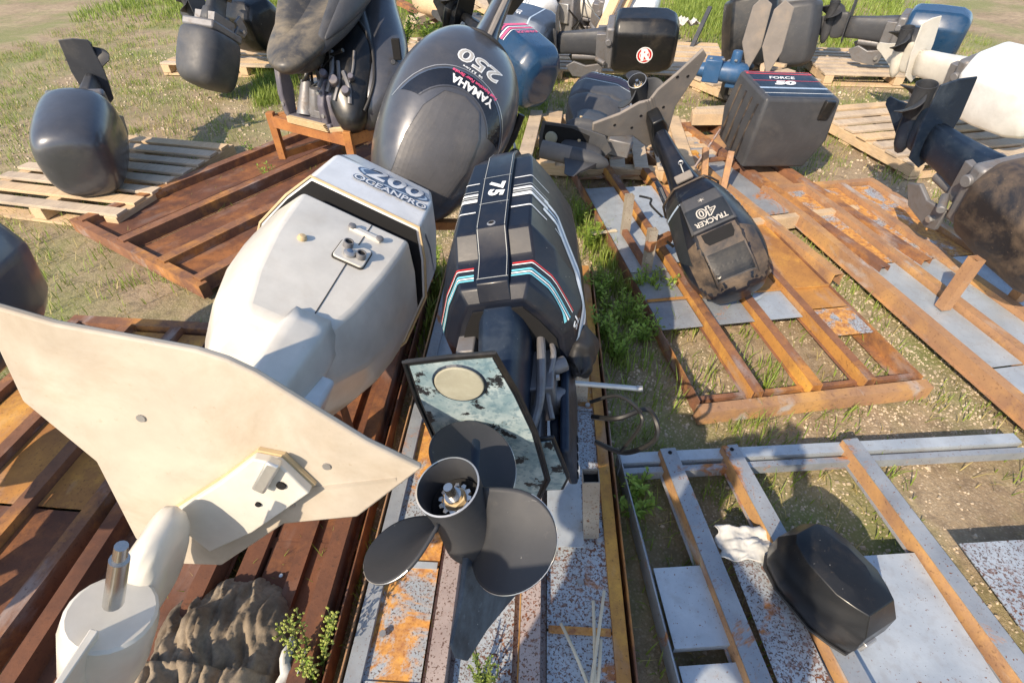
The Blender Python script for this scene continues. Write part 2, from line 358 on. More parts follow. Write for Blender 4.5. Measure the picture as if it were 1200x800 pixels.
def tubepath(pts, n=8):
    """catmull-rom through points"""
    P = [Vector(p) for p in pts]; P = [P[0]] + P + [P[-1]]; out = []
    for i in range(1, len(P) - 2):
        for k in range(n):
            t = k / n; a, b, c, d = P[i - 1], P[i], P[i + 1], P[i + 2]
            out.append(.5 * ((2 * b) + (c - a) * t + (2 * a - 5 * b + 4 * c - d) * t * t + (3 * b - a - 3 * c + d) * t ** 3))
    out.append(P[-2]); return out
def bolt(parent, p, n, r=.008, h=.006, mat=None, name='bolt'):
    p = Vector(p); n = Vector(n).normalized(); return MB().cyl(p, p + n * h, r, r * .9, 6).obj(name, mat or M['alu'], parent, smooth=False)

# ------------------------------------------------------------ outboard parts
def propeller(parent, r=.165, hub=.054, yaft=-.19, yfore=-.02, angles=(197, 77, 317), mat=None, edge=True, full=True, wide=.80):
    mat = mat or M['prop']; L = yfore - yaft
    pr = MB().lathe([(hub * .86, yaft + L * .80), (hub * .88, yaft + .012), (hub * .96, yaft), (hub * 1.02, yaft + .001), (hub * 1.0, yaft + .010), (hub * .96, yaft + L * .3), (hub * 1.0, yaft + L * .6), (hub * 1.14, yfore)], n=48)
    h = pr.obj('propeller', mat, parent, smooth=True)
    if full:
        MB().lathe([(hub * 1.018, yaft - .0008), (hub * .965, yaft - .0015)], n=48).obj('hub_rim', M['edge'], h, smooth=True)
        D_ = yaft + L * .30
        MB().lathe([(hub * .87, D_ + .004), (hub * .80, D_), (.030, D_ + .012), (.001, D_ + .012)], n=24).obj('hub_inside', M['void'], h)
        MB().cyl((0, D_ + .01, 0), (0, D_ - .022, 0), .015, .015, 16).cyl((0, D_ - .022, 0), (0, D_ - .048, 0), .010, .008, 12).obj('shaft', M['chrome'], h, smooth=True)
        MB().cyl((0, D_, 0), (0, D_ - .014, 0), .021, .020, 6).obj('nut', M['trim'], h)
        tw = MB()
        for i in range(12):
            a = i * math.pi / 6; c_, s_ = math.cos(a), math.sin(a)
            tw.add([Vector((c_ * q - s_ * w_, D_ - .004 - k, s_ * q + c_ * w_)) for k in (0, .006) for q, w_ in ((.023, -.005), (.029, -.003), (.029, .003), (.023, .005))],
                   [(0,1,2,3),(4,5,6,7),(0,1,5,4),(1,2,6,5),(2,3,7,6),(3,0,4,7)])
        tw.lathe([(.019, D_ - .004), (.024, D_ - .004), (.024, D_ + .004), (.019, D_ + .004)], n=24)
        tw.obj('tab_washer', M['chrome'], h)
    for a in angles:
        nr, nc = (22, 26) if full else (8, 8); v = []; f = []
        for i in range(nr + 1):
            s_ = i / nr; e_ = 1 - (1 - s_) ** 1.5 if full else s_; rr = hub * .95 + (r - hub * .95) * e_
            wid = wide * (1 - .42 * e_) * math.sqrt(max(0.0, 1 - max(0, (e_ - .30) / .70) ** 2.6)) + .05 * (1 - e_)
            for j in range(nc + 1):
                t = (j / nc * 2 - 1) * wid; th = R(a) + t + .16 * e_
                ax = -.050 * t / .6 * (1 - .15 * e_) - .028 * e_ + .010 * math.cos(t * 2)
                v.append((rr * math.cos(th), yaft + L * .58 + ax, rr * math.sin(th)))
        for i in range(nr):
            for j in range(nc): k = i * (nc + 1) + j; f.append((k, k + 1, k + nc + 2, k + nc + 1))
        MB().add(v, f).obj('blade', mat, h, solid=.006, auto=180)
        if edge:
            pth = [v[i * (nc + 1)] for i in range(4, nr)] + [v[i * (nc + 1) + nc] for i in range(nr, 9, -1)]
            MB().sweep(pth, .0011, 5).obj('blade_edge', M['edge'], h, smooth=True)
    return h
def gearcase(parent, mat, tor=.05, skeg=-.24, zt=.19, nose=.22, skegmat=None, w=.034, twist=0, lean=0):
    g = shell([(.035, round_half(w * .95, -.10, .17)), (.10, round_half(w * .8, -.10, .15)), (zt, round_half(w, -.13, .15))]).obj('gearcase', mat, parent, sub=2)
    MB().lathe([(.004, nose), (tor * .45, nose * .93), (tor * .8, nose * .72), (tor, nose * .4), (tor * 1.04, 0), (tor * .98, -.03), (tor * .9, -.034)], n=24, close=True).obj('torpedo', mat, g, smooth=True)
    p0 = [(-.055, -.035, .006), (.145, -.035, .012), (.105, skeg * .46, .009), (.070, skeg * .72, .006), (.045, skeg, .003), (.012, skeg * 1.02, .003), (-.012, skeg * .95, .003), (-.025, skeg * .6, .004)]
    n = len(p0); q = lambda y, z, t, s_: (s_ * t + twist * (y + .05) + lean * (z + .035), y, z)
    sk = MB(); sk.add([q(*p, -1) for p in p0] + [q(*p, 1) for p in p0], [(0, 1, 2, 7), (2, 3, 7), (3, 6, 7), (3, 4, 6), (4, 5, 6), (8, 15, 10, 9), (10, 15, 11), (11, 15, 14), (11, 14, 12), (12, 14, 13)] + [(i, n + i, n + (i + 1) % n, (i + 1) % n) for i in range(n)])
    sk.obj('skeg', skegmat or mat, g, bevel=.002); return g
def plate(parent, mat, poly, z0, z1, name='cavitation_plate', bevel=.003, **k):
    return MB().prism(poly, z0, z1).obj(name, mat, parent, bevel=bevel, **k)
def mirror(h): return [(x, y) for x, y in h] + [(-x, y) for x, y in h[::-1] if x > 1e-6]
def bracket(parent, mat, z0=.32, z1=.62, y0=.13, y1=.30, w=.11, holes=True):
    """swivel housing between two clamp arms"""
    b = MB().cyl((0, y0 + .03, z0), (0, y0 + .03, z1), .035, .035, 14).obj('swivel_housing', mat, parent, smooth=True)
    for s_ in (-1, 1):
        pts = [(y0 + .04, z1 + .02), (y1, z1 + .01), (y1 + .03, z1 - .05), (y1 + .01, z0 + .02), (y0 + .08, z0 - .05), (y0 + .03, z0 + .03), (y0 + .07, (z0 + z1) / 2)]
        mb = MB(); mb.prism(pts, s_ * w - .012, s_ * w + .012, axis=0); a = mb.obj('clamp_arm', mat, parent, bevel=.006)
        if holes:
            for i in range(5):
                z = z0 + .0 + i * .034; MB().cyl((s_ * (w + .0125), y1 - .035 - .012 * abs(i - 2), z), (s_ * (w + .015), y1 - .035 - .012 * abs(i - 2), z), .010, n=12).obj('pin_hole', M['void'], a)
    MB().cyl((-w - .03, y0 + .12, z1 - .03), (w + .03, y0 + .12, z1 - .03), .016, n=12).obj('tilt_tube', M['alu'], parent, smooth=True)
    for s_ in (-1, 1): bolt(parent, (s_ * (w + .03), y0 + .12, z1 - .03), (s_, 0, 0), .02, .01)
def legs(parent, mat, st, name='midsection', sub=1, crease=(38, .5)):
    return shell([(z, oct_half(w, ya, yf, .5, .25)) for z, w, ya, yf in st]).obj(name, mat, parent, sub=sub, crease=crease)

# ============================================================ GROUND
def h_at(x, y): return .012 * noise.noise((x * 1.7, y * 1.7, 3)) + .006 * noise.noise((x * 7, y * 7, 1)) - .006
gx, gy = np.arange(-7, 7.01, .07), np.arange(-1.2, 13.01, .07)
mb = MB(); vs = []
for y in gy:
    for x in gx: vs.append((x, y, h_at(x, y)))
nx = len(gx); fs = [(j * nx + i, j * nx + i + 1, (j + 1) * nx + i + 1, (j + 1) * nx + i) for j in range(len(gy) - 1) for i in range(nx - 1)]
mb.add(vs, fs)
x0, x1, y0, y1 = gx[0], gx[-1], gy[0], gy[-1]; B_ = 250
mb.add([(-B_, -B_, -.006), (B_, -B_, -.006), (B_, B_, -.006), (-B_, B_, -.006), (x0, y0, -.02), (x1, y0, -.02), (x1, y1, -.02), (x0, y1, -.02)],
       [(0, 1, 5, 4), (1, 2, 6, 5), (2, 3, 7, 6), (3, 0, 4, 7)])
g = mb.obj('ground', M['soil'], smooth=True); g['kind'] = 'structure'

# ============================================================ STEEL CRATE BASES
def chan(parent, name, p0, p1, w, z0, z1, mat, lip=0, t=.003, web=None):
    """folded steel channel, open side down, between two points of the base's own frame"""
    p0 = Vector((*p0, 0)); p1 = Vector((*p1, 0)); d = (p1 - p0).normalized(); s_ = Vector((d.y, -d.x, 0)); m = MB()
    prof = [(-w/2 - lip, z0), (-w/2, z0), (-w/2 + .004, z1), (w/2 - .004, z1), (w/2, z0), (w/2 + lip, z0)] if lip else [(-w/2, z0), (-w/2, z1), (w/2, z1), (w/2, z0)]
    v = [p + s_ * a + Vector((0, 0, b)) for p in (p0, p1) for a, b in prof]; k = len(prof)
    m.add(v, [(i, i + 1, k + i + 1, k + i) for i in range(k - 1)])
    o = m.obj(name, mat, parent, solid=t, smooth=False)
    if web and lip:
        e = s_ * -.0022; a, b = prof[1], prof[2]; q = MB()
        q.add([p0 + s_ * a[0] + e + Vector((0, 0, a[1] + .004)), p1 + s_ * a[0] + e + Vector((0, 0, a[1] + .004)), p1 + s_ * b[0] + e + Vector((0, 0, b[1] - .001)), p0 + s_ * b[0] + e + Vector((0, 0, b[1] - .001))], [(0, 1, 2, 3)])
        q.obj('rusted_lit_web', web, o, smooth=False)  # rust on the left web; orange ones also paint its sunlit side
    return o
def angle(parent, name, p0, p1, w, z0, z1, mat, side=1, t=.004):
    p0 = Vector((*p0, 0)); p1 = Vector((*p1, 0)); d = (p1 - p0).normalized(); s_ = Vector((d.y, -d.x, 0)) * side; m = MB()
    prof = [(0, z1), (0, z0), (w, z0)]
    v = [p + s_ * a + Vector((0, 0, b)) for p in (p0, p1) for a, b in prof]
    m.add(v, [(0, 1, 4, 3), (1, 2, 5, 4)]); return m.obj(name, mat, parent, solid=t, smooth=False)
def sheet(parent, x0, x1, y0, y1, z, mat, name='deck_plate', t=.003, lipy=.0, label=None, jig=0):
    m = MB().box(x0, x1, y0, y1, z - t, z)
    if lipy: m.box(x0, x1, y0, y0 + .004, z - lipy, z - t - .0005)
    o = m.obj(name, mat, parent, label=label); 
    if jig: o.rotation_euler = (R(jig), 0, 0)
    return o
def post(parent, p, top, w, mat, h=None, t=.004, name='post'):
    """open-topped square tube"""
    p = Vector(p); q = Vector(top); d = (q - p).normalized(); a = Vector((1, 0, 0)); a = (a - d * a.dot(d)).normalized(); b = d.cross(a); m = MB()
    r0 = [p + a * i * w / 2 + b * j * w / 2 for i, j in ((-1, -1), (1, -1), (1, 1), (-1, 1))]; r1 = [x + (q - p) for x in r0]
    m.rings([r0, r1], cap=False); o = m.obj(name, mat, parent, solid=t, smooth=False)
    k = MB(); k.add([x + (q - p) * .93 for x in [p + a * i * w * .45 + b * j * w * .45 for i, j in ((-1, -1), (1, -1), (1, 1), (-1, 1))]], [(0, 1, 2, 3)]); k.obj('tube_inside', M['void'], o)  # black sheet below the mouth paints the shade inside the tube
    return o
# --- base under the black outboard
P1 = thing('steel_pallet', 'freckled rusty galvanised crate base under the black striped outboard', 'pallet', trans(-.03, 1.0, 0, R(-3)), 'steel crate bases')
angle(P1, 'side_rail', (-.385, -1.5), (-.385, 1.35), .05, .03, .112, M['rustlight'], 1)
chan(P1, 'edge_channel', (-.352, -1.5), (-.352, 1.35), .042, .05, .104, M['zincdark'])
angle(P1, 'side_rail', (.385, -1.5), (.385, 1.35), .05, .03, .112, M['rust'], -1)
chan(P1, 'edge_channel', (.352, -1.5), (.352, 1.35), .036, .05, .099, M['orange'])
chan(P1, 'centre_channel', (-.135, -1.5), (-.135, 1.35), .055, .07, .128, M['zincpink'], lip=.014, web=M['orange'])
chan(P1, 'centre_channel', (.105, -1.5), (.105, 1.35), .060, .07, .128, M['zincpink'], lip=.016, web=M['orange'])
for xa, xb, cuts, ms in ((-.33, -.178, (-1.5, -.62, -.30, .25, .8, 1.34), ('zincspot', 'zincrust', 'zincrust', 'zinc', 'zincspot')),
                         (-.094, .059, (-1.5, -.65, -.29, .2, .75, 1.34), ('zincspot', 'zincspot', 'zincrust', 'zinc', 'zincspot')),
                         (.152, .333, (-1.5, -.46, -.14, .35, .9, 1.34), ('zincspot', 'zincspot', 'zincspot', 'zincrust', 'zinc'))):
    for i, mm in enumerate(ms):
        a, b = cuts[i], cuts[i + 1]; sheet(P1, xa, xb, a + .004, b - .004, .086 + .002 * (i % 2), M[mm])
        MB().box(xa + .004, xb - .004, b - .010, b + .010, .0895, .0935).obj('joint_strip', M['zinc' if i % 2 else 'zincrust'], P1)
sheet(P1, .150, .262, -.24, .58, .136, M['zinc'], name='pale_strip', t=.004, label='clean pale zinc strip lying along the rail')
for (bx, by), (tx, ty) in (((.29, -.17), (.262, -.155)), ((.285, .40), (.275, .43))):
    post(P1, (bx, by, .1), (tx, ty, .39), .045, M['post'])
for p in ((.315, -.20), (.25, -.33), (-.30, -.5), (.31, .36)): bolt(P1, (*p, .1), (0, 0, 1), .011, .008)

# --- base under the forty horse black outboard (right)
P2 = thing('steel_pallet', 'orange rusted crate base with blue grey plate under the tracker outboard', 'pallet', trans(.748, 1.366, 0, R(8)), 'steel crate bases')
L2 = 2.36
angle(P2, 'side_rail', (0, 0), (0, L2), .04, .02, .10, M['rust'], 1)
for x, w in ((.245, .048), (.50, .048), (.74, .044)):
    chan(P2, 'channel', (x, .0), (x, L2), w, .06, .118, M['rust'], lip=.012, web=M['orange'])
angle(P2, 'side_rail', (.98, 0), (.98, L2), .04, .02, .10, M['rust'], -1)
MB().box(-.01, 1.0, -.05, -.002, .015, .085).obj('end_beam', M['rustlight'], P2); MB().box(-.01, 1.0, .03, .05, .03, .07).obj('cross_rod', M['rust'], P2)
MB().box(-.01, 1.0, L2, L2 + .05, .015, .105).obj('end_beam', M['orange'], P2)
for y in (2.14,): MB().box(.01, .97, y, y + .018, .05, .062).obj('cross_rod', M['rustlight'], P2)
sheet(P2, .012, .21, .92, 1.92, .09, M['zinc']); sheet(P2, .28, .468, .98, 1.9, .092, M['zinc']); sheet(P2, .532, .712, 1.2, 1.9, .09, M['zincrust'])
sheet(P2, .012, .21, .66, .914, .088, M['zincdark']); sheet(P2, .28, .468, .66, .97, .088, M['orange']); sheet(P2, .532, .712, .68, 1.18, .092, M['orange']); sheet(P2, .77, .975, .5, 1.3, .09, M['orange'])
sheet(P2, .012, .21, .45, .652, .09, M['zincdark']); sheet(P2, .28, .468, .45, .652, .09, M['zincdark']); sheet(P2, .532, .712, .45, .66, .09, M['zinc']); sheet(P2, .77, .975, .3, .49, .09, M['zincrust'])
MB().box(.01, .975, .655, .668, .094, .102).obj('joint_strip', M['orange'], P2)
def to_local(o, p): return o.matrix_world.inverted() @ Vector(p)
bpy.context.view_layer.update()
for a, ta, ht in (((732, 275), (741, 243), .30), ((757, 318), (769, 270), .30)):
    b_ = to_local(P2, at(*a, .1)); post(P2, b_, b_ + Vector((-.0, .02, .24)), .04, M['post'])
b0, b1 = to_local(P2, at(731, 277, .1)), to_local(P2, at(757, 320, .1))
MB().beam(b0 + Vector((0, 0, .03)), b1 + Vector((0, 0, .03)), .03, .03).obj('bracket_foot', M['rust'], P2)
MB().beam(b1 + Vector((-.02, .0, .16)), b1 + Vector((.14, .10, .15)), .035, .05).obj('bracket_arm', M['rust'], P2)
MB().box(.03, .2, 1.32, 1.345, .094, .099, Matrix.Rotation(R(6), 4, 'Z')).obj('tie_wire', M['straw'], P2)

# --- clean galvanised base at bottom right
P3 = thing('steel_pallet', 'cleaner galvanised crate frame with open bays at the bottom right', 'pallet', trans(.387, 1.12, 0, R(3.5)), 'steel crate bases')
MB().box(-.005, 1.5, -.045, -.002, .02, .098).obj('end_beam', M['zinc'], P3); MB().box(.0, 1.5, -.085, -.062, .05, .092).obj('cross_rail', M['zincdark'], P3)
angle(P3, 'side_rail', (0, -1.6), (0, -.004), .03, .02, .108, M['zincdark'], 1)
chan(P3, 'channel', (.245, -1.6), (.172, -.01), .062, .065, .125, M['zincdark'], lip=.010, web=M['rustlight'])
chan(P3, 'channel', (.52, -1.6), (.40, -.01), .062, .065, .125, M['zincdark'], lip=.010, web=M['rustlight'])
chan(P3, 'channel', (.95, -1.6), (.85, -.01), .062, .065, .125, M['zincdark'], lip=.010, web=M['rustlight'])
sheet(P3, .016, .182, -.64, -.42, .094, M['zinc'], lipy=.03); sheet(P3, .016, .186, -1.0, -.68, .088, M['zinc'], lipy=.02); sheet(P3, .016, .19, -1.5, -1.01, .092, M['zincspot'])
sheet(P3, .262, .40, -.84, -.40, .092, M['zincspot']); sheet(P3, .262, .42, -1.5, -.90, .09, M['zinc']); sheet(P3, .50, .84, -.9, -.42, .09, M['zinc']); sheet(P3, 1.0, 1.45, -.7, -.4, .09, M['zincspot'])
for p in ((.175, -.03), (.40, -.03)): bolt(P3, (*p, .125), (0, 0, 1), .008, .004, M['void'])

# --- rusted base under the white outboard, its brown darkened for shade
P4 = thing('steel_pallet', 'brown rusted crate base, colour darkened for shade, under the white two hundred outboard', 'pallet', trans(-.5, 1.0, 0, R(-2)), 'steel crate bases')
for x in (-.035, -.40, -.78): chan(P4, 'channel', (x, -1.4), (x, 1.35), .055, .05, .115, M['rustshade'], lip=.012)
angle(P4, 'side_rail', (.03, -1.4), (.03, 1.35), .045, .02, .10, M['rustshade'], -1); angle(P4, 'side_rail', (-.9, -1.4), (-.9, 1.35), .04, .02, .10, M['rustshade'], 1)
MB().box(-.33, -.27, -1.4, 1.35, .03, .07).obj('inner_rail', M['rustshade'], P4); MB().box(-.17, -.13, -1.4, 1.35, .03, .075).obj('inner_rail', M['rustshade'], P4)
for a, b in ((-1.4, -.2), (-.19, .7), (.71, 1.35)):
    sheet(P4, -.26, -.075, a, b, .05, M['rustshade']); sheet(P4, -.74, -.44, a, b, .052, M['rustshade'])
for x, y in ((-.10, .14), (-.16, .05), (-.40, .55)): post(P4, (x, y, .1), (x + .0, y, .38), .05, M['rustshade'])
for y in (-.22, .72, 1.31): MB().box(-.895, .02, y, y + .035, .02, .048).obj('cross_beam', M['rustshade'], P4)
for p in ((-.16, -.25), (-.2, -.31), (-.24, .12)): bolt(P4, (*p, .052), (0, 0, 1), .007, .004, M['edge'])

# --- rusty base and stand at top left
P5 = thing('steel_pallet', 'wide brown rusted crate base behind the white outboard at top left', 'pallet', trans(-2.0, 2.78, 0, R(-32)), 'steel crate bases')
for x in (-.55, -.1, .3, .62): chan(P5, 'channel', (x, -.3), (x, 2.3), .075, .045, .11, M['rust'], lip=.015)
for x in (-.38, .12, .47): sheet(P5, x - .13, x + .13, -.3, 2.3, .06, M['rustshade'])
for y in (-.33, 2.3): MB().box(-.62, .68, y, y + .05, .02, .1).obj('end_beam', M['rust'], P5)

STZ = .38
ST = thing('engine_stand', 'orange brown rusty steel stand carrying the opened grey outboard', 'stand', None)
c = [at(335, 186, .11), at(436, 222, .11), at(447, 205, .11), at(357, 168, .11)]
A0, A1 = Vector((-1.68, 3.72, 0)), Vector((-1.06, 3.36, 0)); dx = (A1 - A0); px_ = Vector((-dx.y, dx.x, 0)).normalized() * .42
A2, A3 = A1 + px_ * .9 + Vector((.12, 0, 0)), A0 + px_ * .75 + Vector((.1, 0, 0))
for a in (A0, A1, A2, A3):
    MB().beam(a + Vector((0, 0, .112)), a + Vector((0, 0, STZ + .06)), .05, .05, up=(0, 1, 0)).obj('leg', M['standrust'], ST, bevel=.003)
for a, b in ((A0, A1), (A1, A2), (A2, A3), (A3, A0)):
    MB().beam(a + Vector((0, 0, STZ)), b + Vector((0, 0, STZ)), .035, .075).obj('rail', M['standrust'], ST, bevel=.002)
for a, b in ((A1, A2), (A3, A0)):
    MB().beam(a + Vector((0, 0, .14)), b + Vector((0, 0, .14)), .035, .045).obj('foot_rail', M['standrust'], ST, bevel=.002)
m_ = MB(); m_.add([A0 + Vector((.03, .03, STZ + .03)), A1 + Vector((-.03, .03, STZ + .03)), A1 + px_ * .35 + Vector((0, 0, STZ + .03)), A0 + px_ * .35 + Vector((0, 0, STZ + .03))], [(0, 1, 2, 3)])
m_.obj('top_plate', M['standrust'], ST, solid=.006, smooth=False)

# --- base at upper right with bent bracket
P6 = thing('steel_pallet', 'rusty crate base with bent brackets in front of the red striped outboard', 'pallet', trans(1.30, 3.15, 0, R(14)), 'steel crate bases')
angle(P6, 'side_rail', (-.12, -.9), (-.12, 1.2), .04, .02, .12, M['rustlight'], 1); 
for x in (.16, .45, .72): chan(P6, 'channel', (x, -1.0), (x, 1.2), .06, .05, .12, M['rustlight' if x < .3 else 'rust'], lip=.014)
sheet(P6, -.08, .115, -.35, 1.0, .08, M['rust']); sheet(P6, .21, .40, -.3, 1.0, .085, M['zincdark']); sheet(P6, .50, .67, -.5, 1.0, .085, M['rustlight'])
MB().box(-.12, .8, -.40, -.352, .03, .11).obj('cross_beam', M['wood2'], P6); MB().box(-.12, .8, 1.2, 1.25, .03, .11).obj('end_beam', M['rust'], P6); MB().box(-.12, .8, .5, .53, .09, .112).obj('cross_beam', M['rust'], P6)
for (x, y, lx) in ((.10, .02, .10), (.02, .12, .05)):
    MB().beam((x, y, .1), (x + lx, y + .16, .30), .04, .03).obj('bent_bracket', M['rustlight'], P6, bevel=.002)

# ============================================================ WOODEN PALLETS
def wooden(label, mt, w, l, n, mats=('wood', 'wood2'), gap=.05, top=.12, seed=1):
    rd = random.Random(seed); t = thing('wooden_pallet', label, 'pallet', mt, 'wooden pallets'); pitch = l / n
    for x in (.045, w / 2, w - .045): MB().box(x - .045, x + .045, 0, l, .022, .098).obj('stringer', M[mats[1]], t, bevel=.003)
    for i in range(n):
        y = i * pitch; dz = rd.uniform(-.002, .003)
        MB().box(-rd.uniform(0, .02), w + rd.uniform(0, .02), y + rd.uniform(0, .01), y + pitch - gap + rd.uniform(-.01, .01), top - .02 + dz, top + dz).obj('plank', M[mats[i % 2] if rd.random() < .7 else mats[0]], t, bevel=.002)
        if i in (0, n // 2, n - 1): MB().box(0, w, y, y + pitch - gap, 0, .018).obj('bottom_plank', M[mats[1]], t)
    return t
wp1 = wooden('weathered grey wooden pallet under the charcoal outboard lying on its side', trans(.16, 4.75, 0, R(-97)), 1.1, 1.35, 8, gap=.06, seed=3)
wooden('sunlit tan wooden pallet under the black outboard with the red emblem', trans(.45, 6.05, 0, R(-8)), 1.9, 1.5, 10, seed=5)
wooden('wooden pallet under the black engine block at the top', trans(.35, 8.1, 0, R(-5)), 1.9, 1.4, 9, seed=6)
wooden('wooden pallet beside the blue engine leg', trans(1.75, 4.35, 0, R(10)), 1.0, .55, 4, seed=8)
wooden('broken wooden pallet in the grass near the top right scrap heap', trans(2.15, 5.2, 0, R(25)), 1.1, 1.2, 7, seed=9)
wooden('low wooden pallet half hidden behind the grey hydrofoil', trans(.60, 3.80, -.02, R(4)), .95, .62, 5, seed=11, top=.115)
wooden('weathered pallet behind the opened grey outboard at top left', trans(-2.2, 6.4, 0, R(-10)), 2.3, 1.3, 8, seed=12)

# ============================================================ OUTBOARDS
def onz(m, px, py, z):
    """where a sight line meets the plane z of a thing's own frame (used to size parts)"""
    n = m.col[2].xyz; q = m.translation + n * z; r = ray(px, py); c = Vector((0, 0, CAMH)); w = c + r * ((q - c).dot(n) / r.dot(n)); return m.inverted() @ w
# ---- black striped seventy five
mA = frame_matrix((-.064, .479, .720), (.080, .995, .058), (-.224, -.039, .974))
A = thing('outboard_motor', 'black outboard with white stripes and a centre strap, charcoal propeller nearest the viewer', 'outboard motor', mA, 'outboard motors in the yard')
def strap(parent, name, prof, hw, t, mat, bev=.003):
    out = []; inn = []
    for i, p in enumerate(prof):
        a, b = prof[max(0, i - 1)], prof[min(len(prof) - 1, i + 1)]; d = Vector((b[0] - a[0], b[1] - a[1])).normalized(); nrm = Vector((-d.y, d.x))
        out.append((p[0] + nrm.x * t, p[1] + nrm.y * t)); inn.append((p[0] - nrm.x * .012, p[1] - nrm.y * .012))
    m = MB(); k = len(prof); v = [(x, a, b) for x in (-hw, hw) for a, b in out] + [(x, a, b) for x in (-hw, hw) for a, b in inn]
    f = []
    for i in range(k - 1):
        f += [(i, i + 1, k + i + 1, k + i), (2*k + i, 3*k + i, 3*k + i + 1, 2*k + i + 1), (i, 2*k + i, 2*k + i + 1, i + 1), (k + i, k + i + 1, 3*k + i + 1, 3*k + i)]
    f += [(0, k, 3*k, 2*k), (k - 1, 3*k - 1, 4*k - 1, 2*k - 1)]
    return m.add(v, f).obj(name, mat, parent, bevel=bev)
secA = [(.56, .150, -.100, .24), (.585, .180, -.135, .27), (.655, .205, -.150, .29), (.672, .208, -.157, .29), (.728, .203, -.208, .29), (.95, .196, -.226, .28), (1.08, .182, -.228, .26), (1.15, .150, -.205, .22), (1.175, .10, -.15, .15)]
cowlA = shell([(z, oct_half(w, a, f, .5, .40)) for z, w, a, f in secA]).obj('cowl', M['navy'], A, bevel=.005, seg=2, auto=11)
bpy.context.view_layer.update()
strap(A, 'centre_strap', [(-.098, .572), (-.138, .592), (-.152, .655), (-.160, .676), (-.209, .730), (-.228, .95), (-.230, 1.08), (-.207, 1.15), (-.15, 1.182), (.0, 1.19)][::-1], .042, .009, M['navy'])
for z, w_, mt in ((.955, .004, 'decalwhite'), (.915, .003, 'greyvinyl'), (.899, .009, 'decalwhite'), (.886, .007, 'greyvinyl'), (.870, .014, 'decalwhite'), (.815, .005, 'decalwhite')):
    for a, b in ((-96, -14), (12, 40)): ringstripe(cowlA, lambda d, z=z: z, a, b, w_, M[mt], (0, .0))
sideN = (1, 0, 0)
for k, (dz, w_, mt) in enumerate(((0, .014, 'decalwhite'), (-.022, .010, 'bluevinyl2'), (-.042, .015, 'decalwhite'))):
    stripe(cowlA, [(-.175, .895 + dz), (-.12, .885 + dz), (-.05, .80 + dz), (.06, .665 + dz), (.10, .62 + dz)], w_, (0, 0, 0), (0, 1, 0), sideN, M[mt])
stripe(cowlA, [(-.13, .815), (-.09, .81), (.0, .70)], .004, (0, 0, 0), (0, 1, 0), sideN, M['decalwhite'])
for z, w_, mt in ((.650, .004, 'red'), (.644, .003, 'decalwhite'), (.635, .007, 'darkvinyl'), (.626, .006, 'cyan'), (.618, .004, 'decalwhite'), (.611, .005, 'cyan')):
    ringstripe(cowlA, lambda d, z=z: z - max(0, d - 48) * .0010, 15, 82, w_, M[mt], (0, .03)); ringstripe(cowlA, lambda d, z=z: z, -100, -17, w_, M[mt], (0, .03))
for z in (.60, .83, .955): stripe(bpy.data.objects['centre_strap'], [(-.041, z), (.041, z)], .002, (0, 0, 0), (1, 0, 0), (0, -1, 0), M['greyvinyl'], name='scored_line')
for x in (-.037, .037): stripe(bpy.data.objects['centre_strap'], [(x, .6), (x, 1.15)], .0015, (0, 0, 0), (1, 0, 0), (0, -1, 0), M['greyvinyl'], name='scored_line')
text(bpy.data.objects['centre_strap'], '7', (0, 0, .912), (-.2, 0, -1), (0, -1, 0), .060, M['decalwhite'], .0028, 0, 1)
text(bpy.data.objects['centre_strap'], '5', (0, 0, .874), (-.2, 0, -1), (0, -1, 0), .060, M['decalwhite'], .0028, 0, 1)
text(cowlA, '75', (.2, .03, .60), (0, .35, -1), (1, -.1, 0), .035, M['decalwhite'], .001)
MB().cyl((0, -.2225, .742), (0, -.2195, .742), .007, n=12).obj('screw_hole', M['void'], A)
MB().lathe([(.0125, -.2215), (.008, -.2235), (.008, -.218)], (0, 0, .742), n=14).obj('screw_washer', M['alu'], A)
MB().prism([(x * .88, y * .88 + .008) for x, y in mirror(oct_half(.150, -.100, .24, .5, .4))], .554, .5597).obj('underside_shade_sheet', M['void'], A)  # black sheet painting the shade inside the cowl's underside
legA = legs(A, M['navyleg'], [(.63, .070, -.105, .13), (.50, .067, -.070, .15), (.36, .058, -.020, .16), (.20, .050, .005, .18)], crease=(30, .6))
ex = MB().sweep(tubepath([(.088, .03, .60), (.092, .05, .50), (.085, .09, .40), (.06, .12, .32)]), .012, 10).sweep(tubepath([(.11, .06, .58), (.12, .07, .52), (.10, .10, .44), (.11, .13, .36)]), .008, 8).sweep(tubepath([(-.10, .05, .60), (-.11, .06, .5), (-.09, .09, .4)]), .014, 8)
ex.obj('exhaust_pipe', M['alugrime'], A, smooth=True)
blk = MB().box(-.10, .12, .08, .22, .42, .58).box(-.06, .08, .14, .20, .30, .44).cyl((.10, .10, .50), (.15, .10, .52), .022).cyl((.09, .15, .45), (.14, .16, .45), .028).box(-.13, -.08, .0, .12, .50, .575)
blk.obj('powerhead_adapter', M['alugrime'], A, bevel=.008)
for p in ((.124, .10, .47), (.124, .14, .55), (.124, .19, .5), (.125, .18, .44)): bolt(A, p, (1, 0, 0), .009, .008)
bracket(A, M['navyleg'], .36, .60, .15, .33, .105)
MB().prism([(.14, .27), (.30, .27), (.31, .55), (.24, .61), (.13, .55)], .128, .152, axis=0).obj('transom_clamp', M['navyleg'], A, bevel=.008)
for i in range(5): MB().cyl((.152, .285, .29 + i * .028), (.1545, .285, .29 + i * .028), .010, n=12).obj('pin_hole', M['void'], A)
g = MB()
rd = random.Random(4)
bm_v = []; bm_f = []
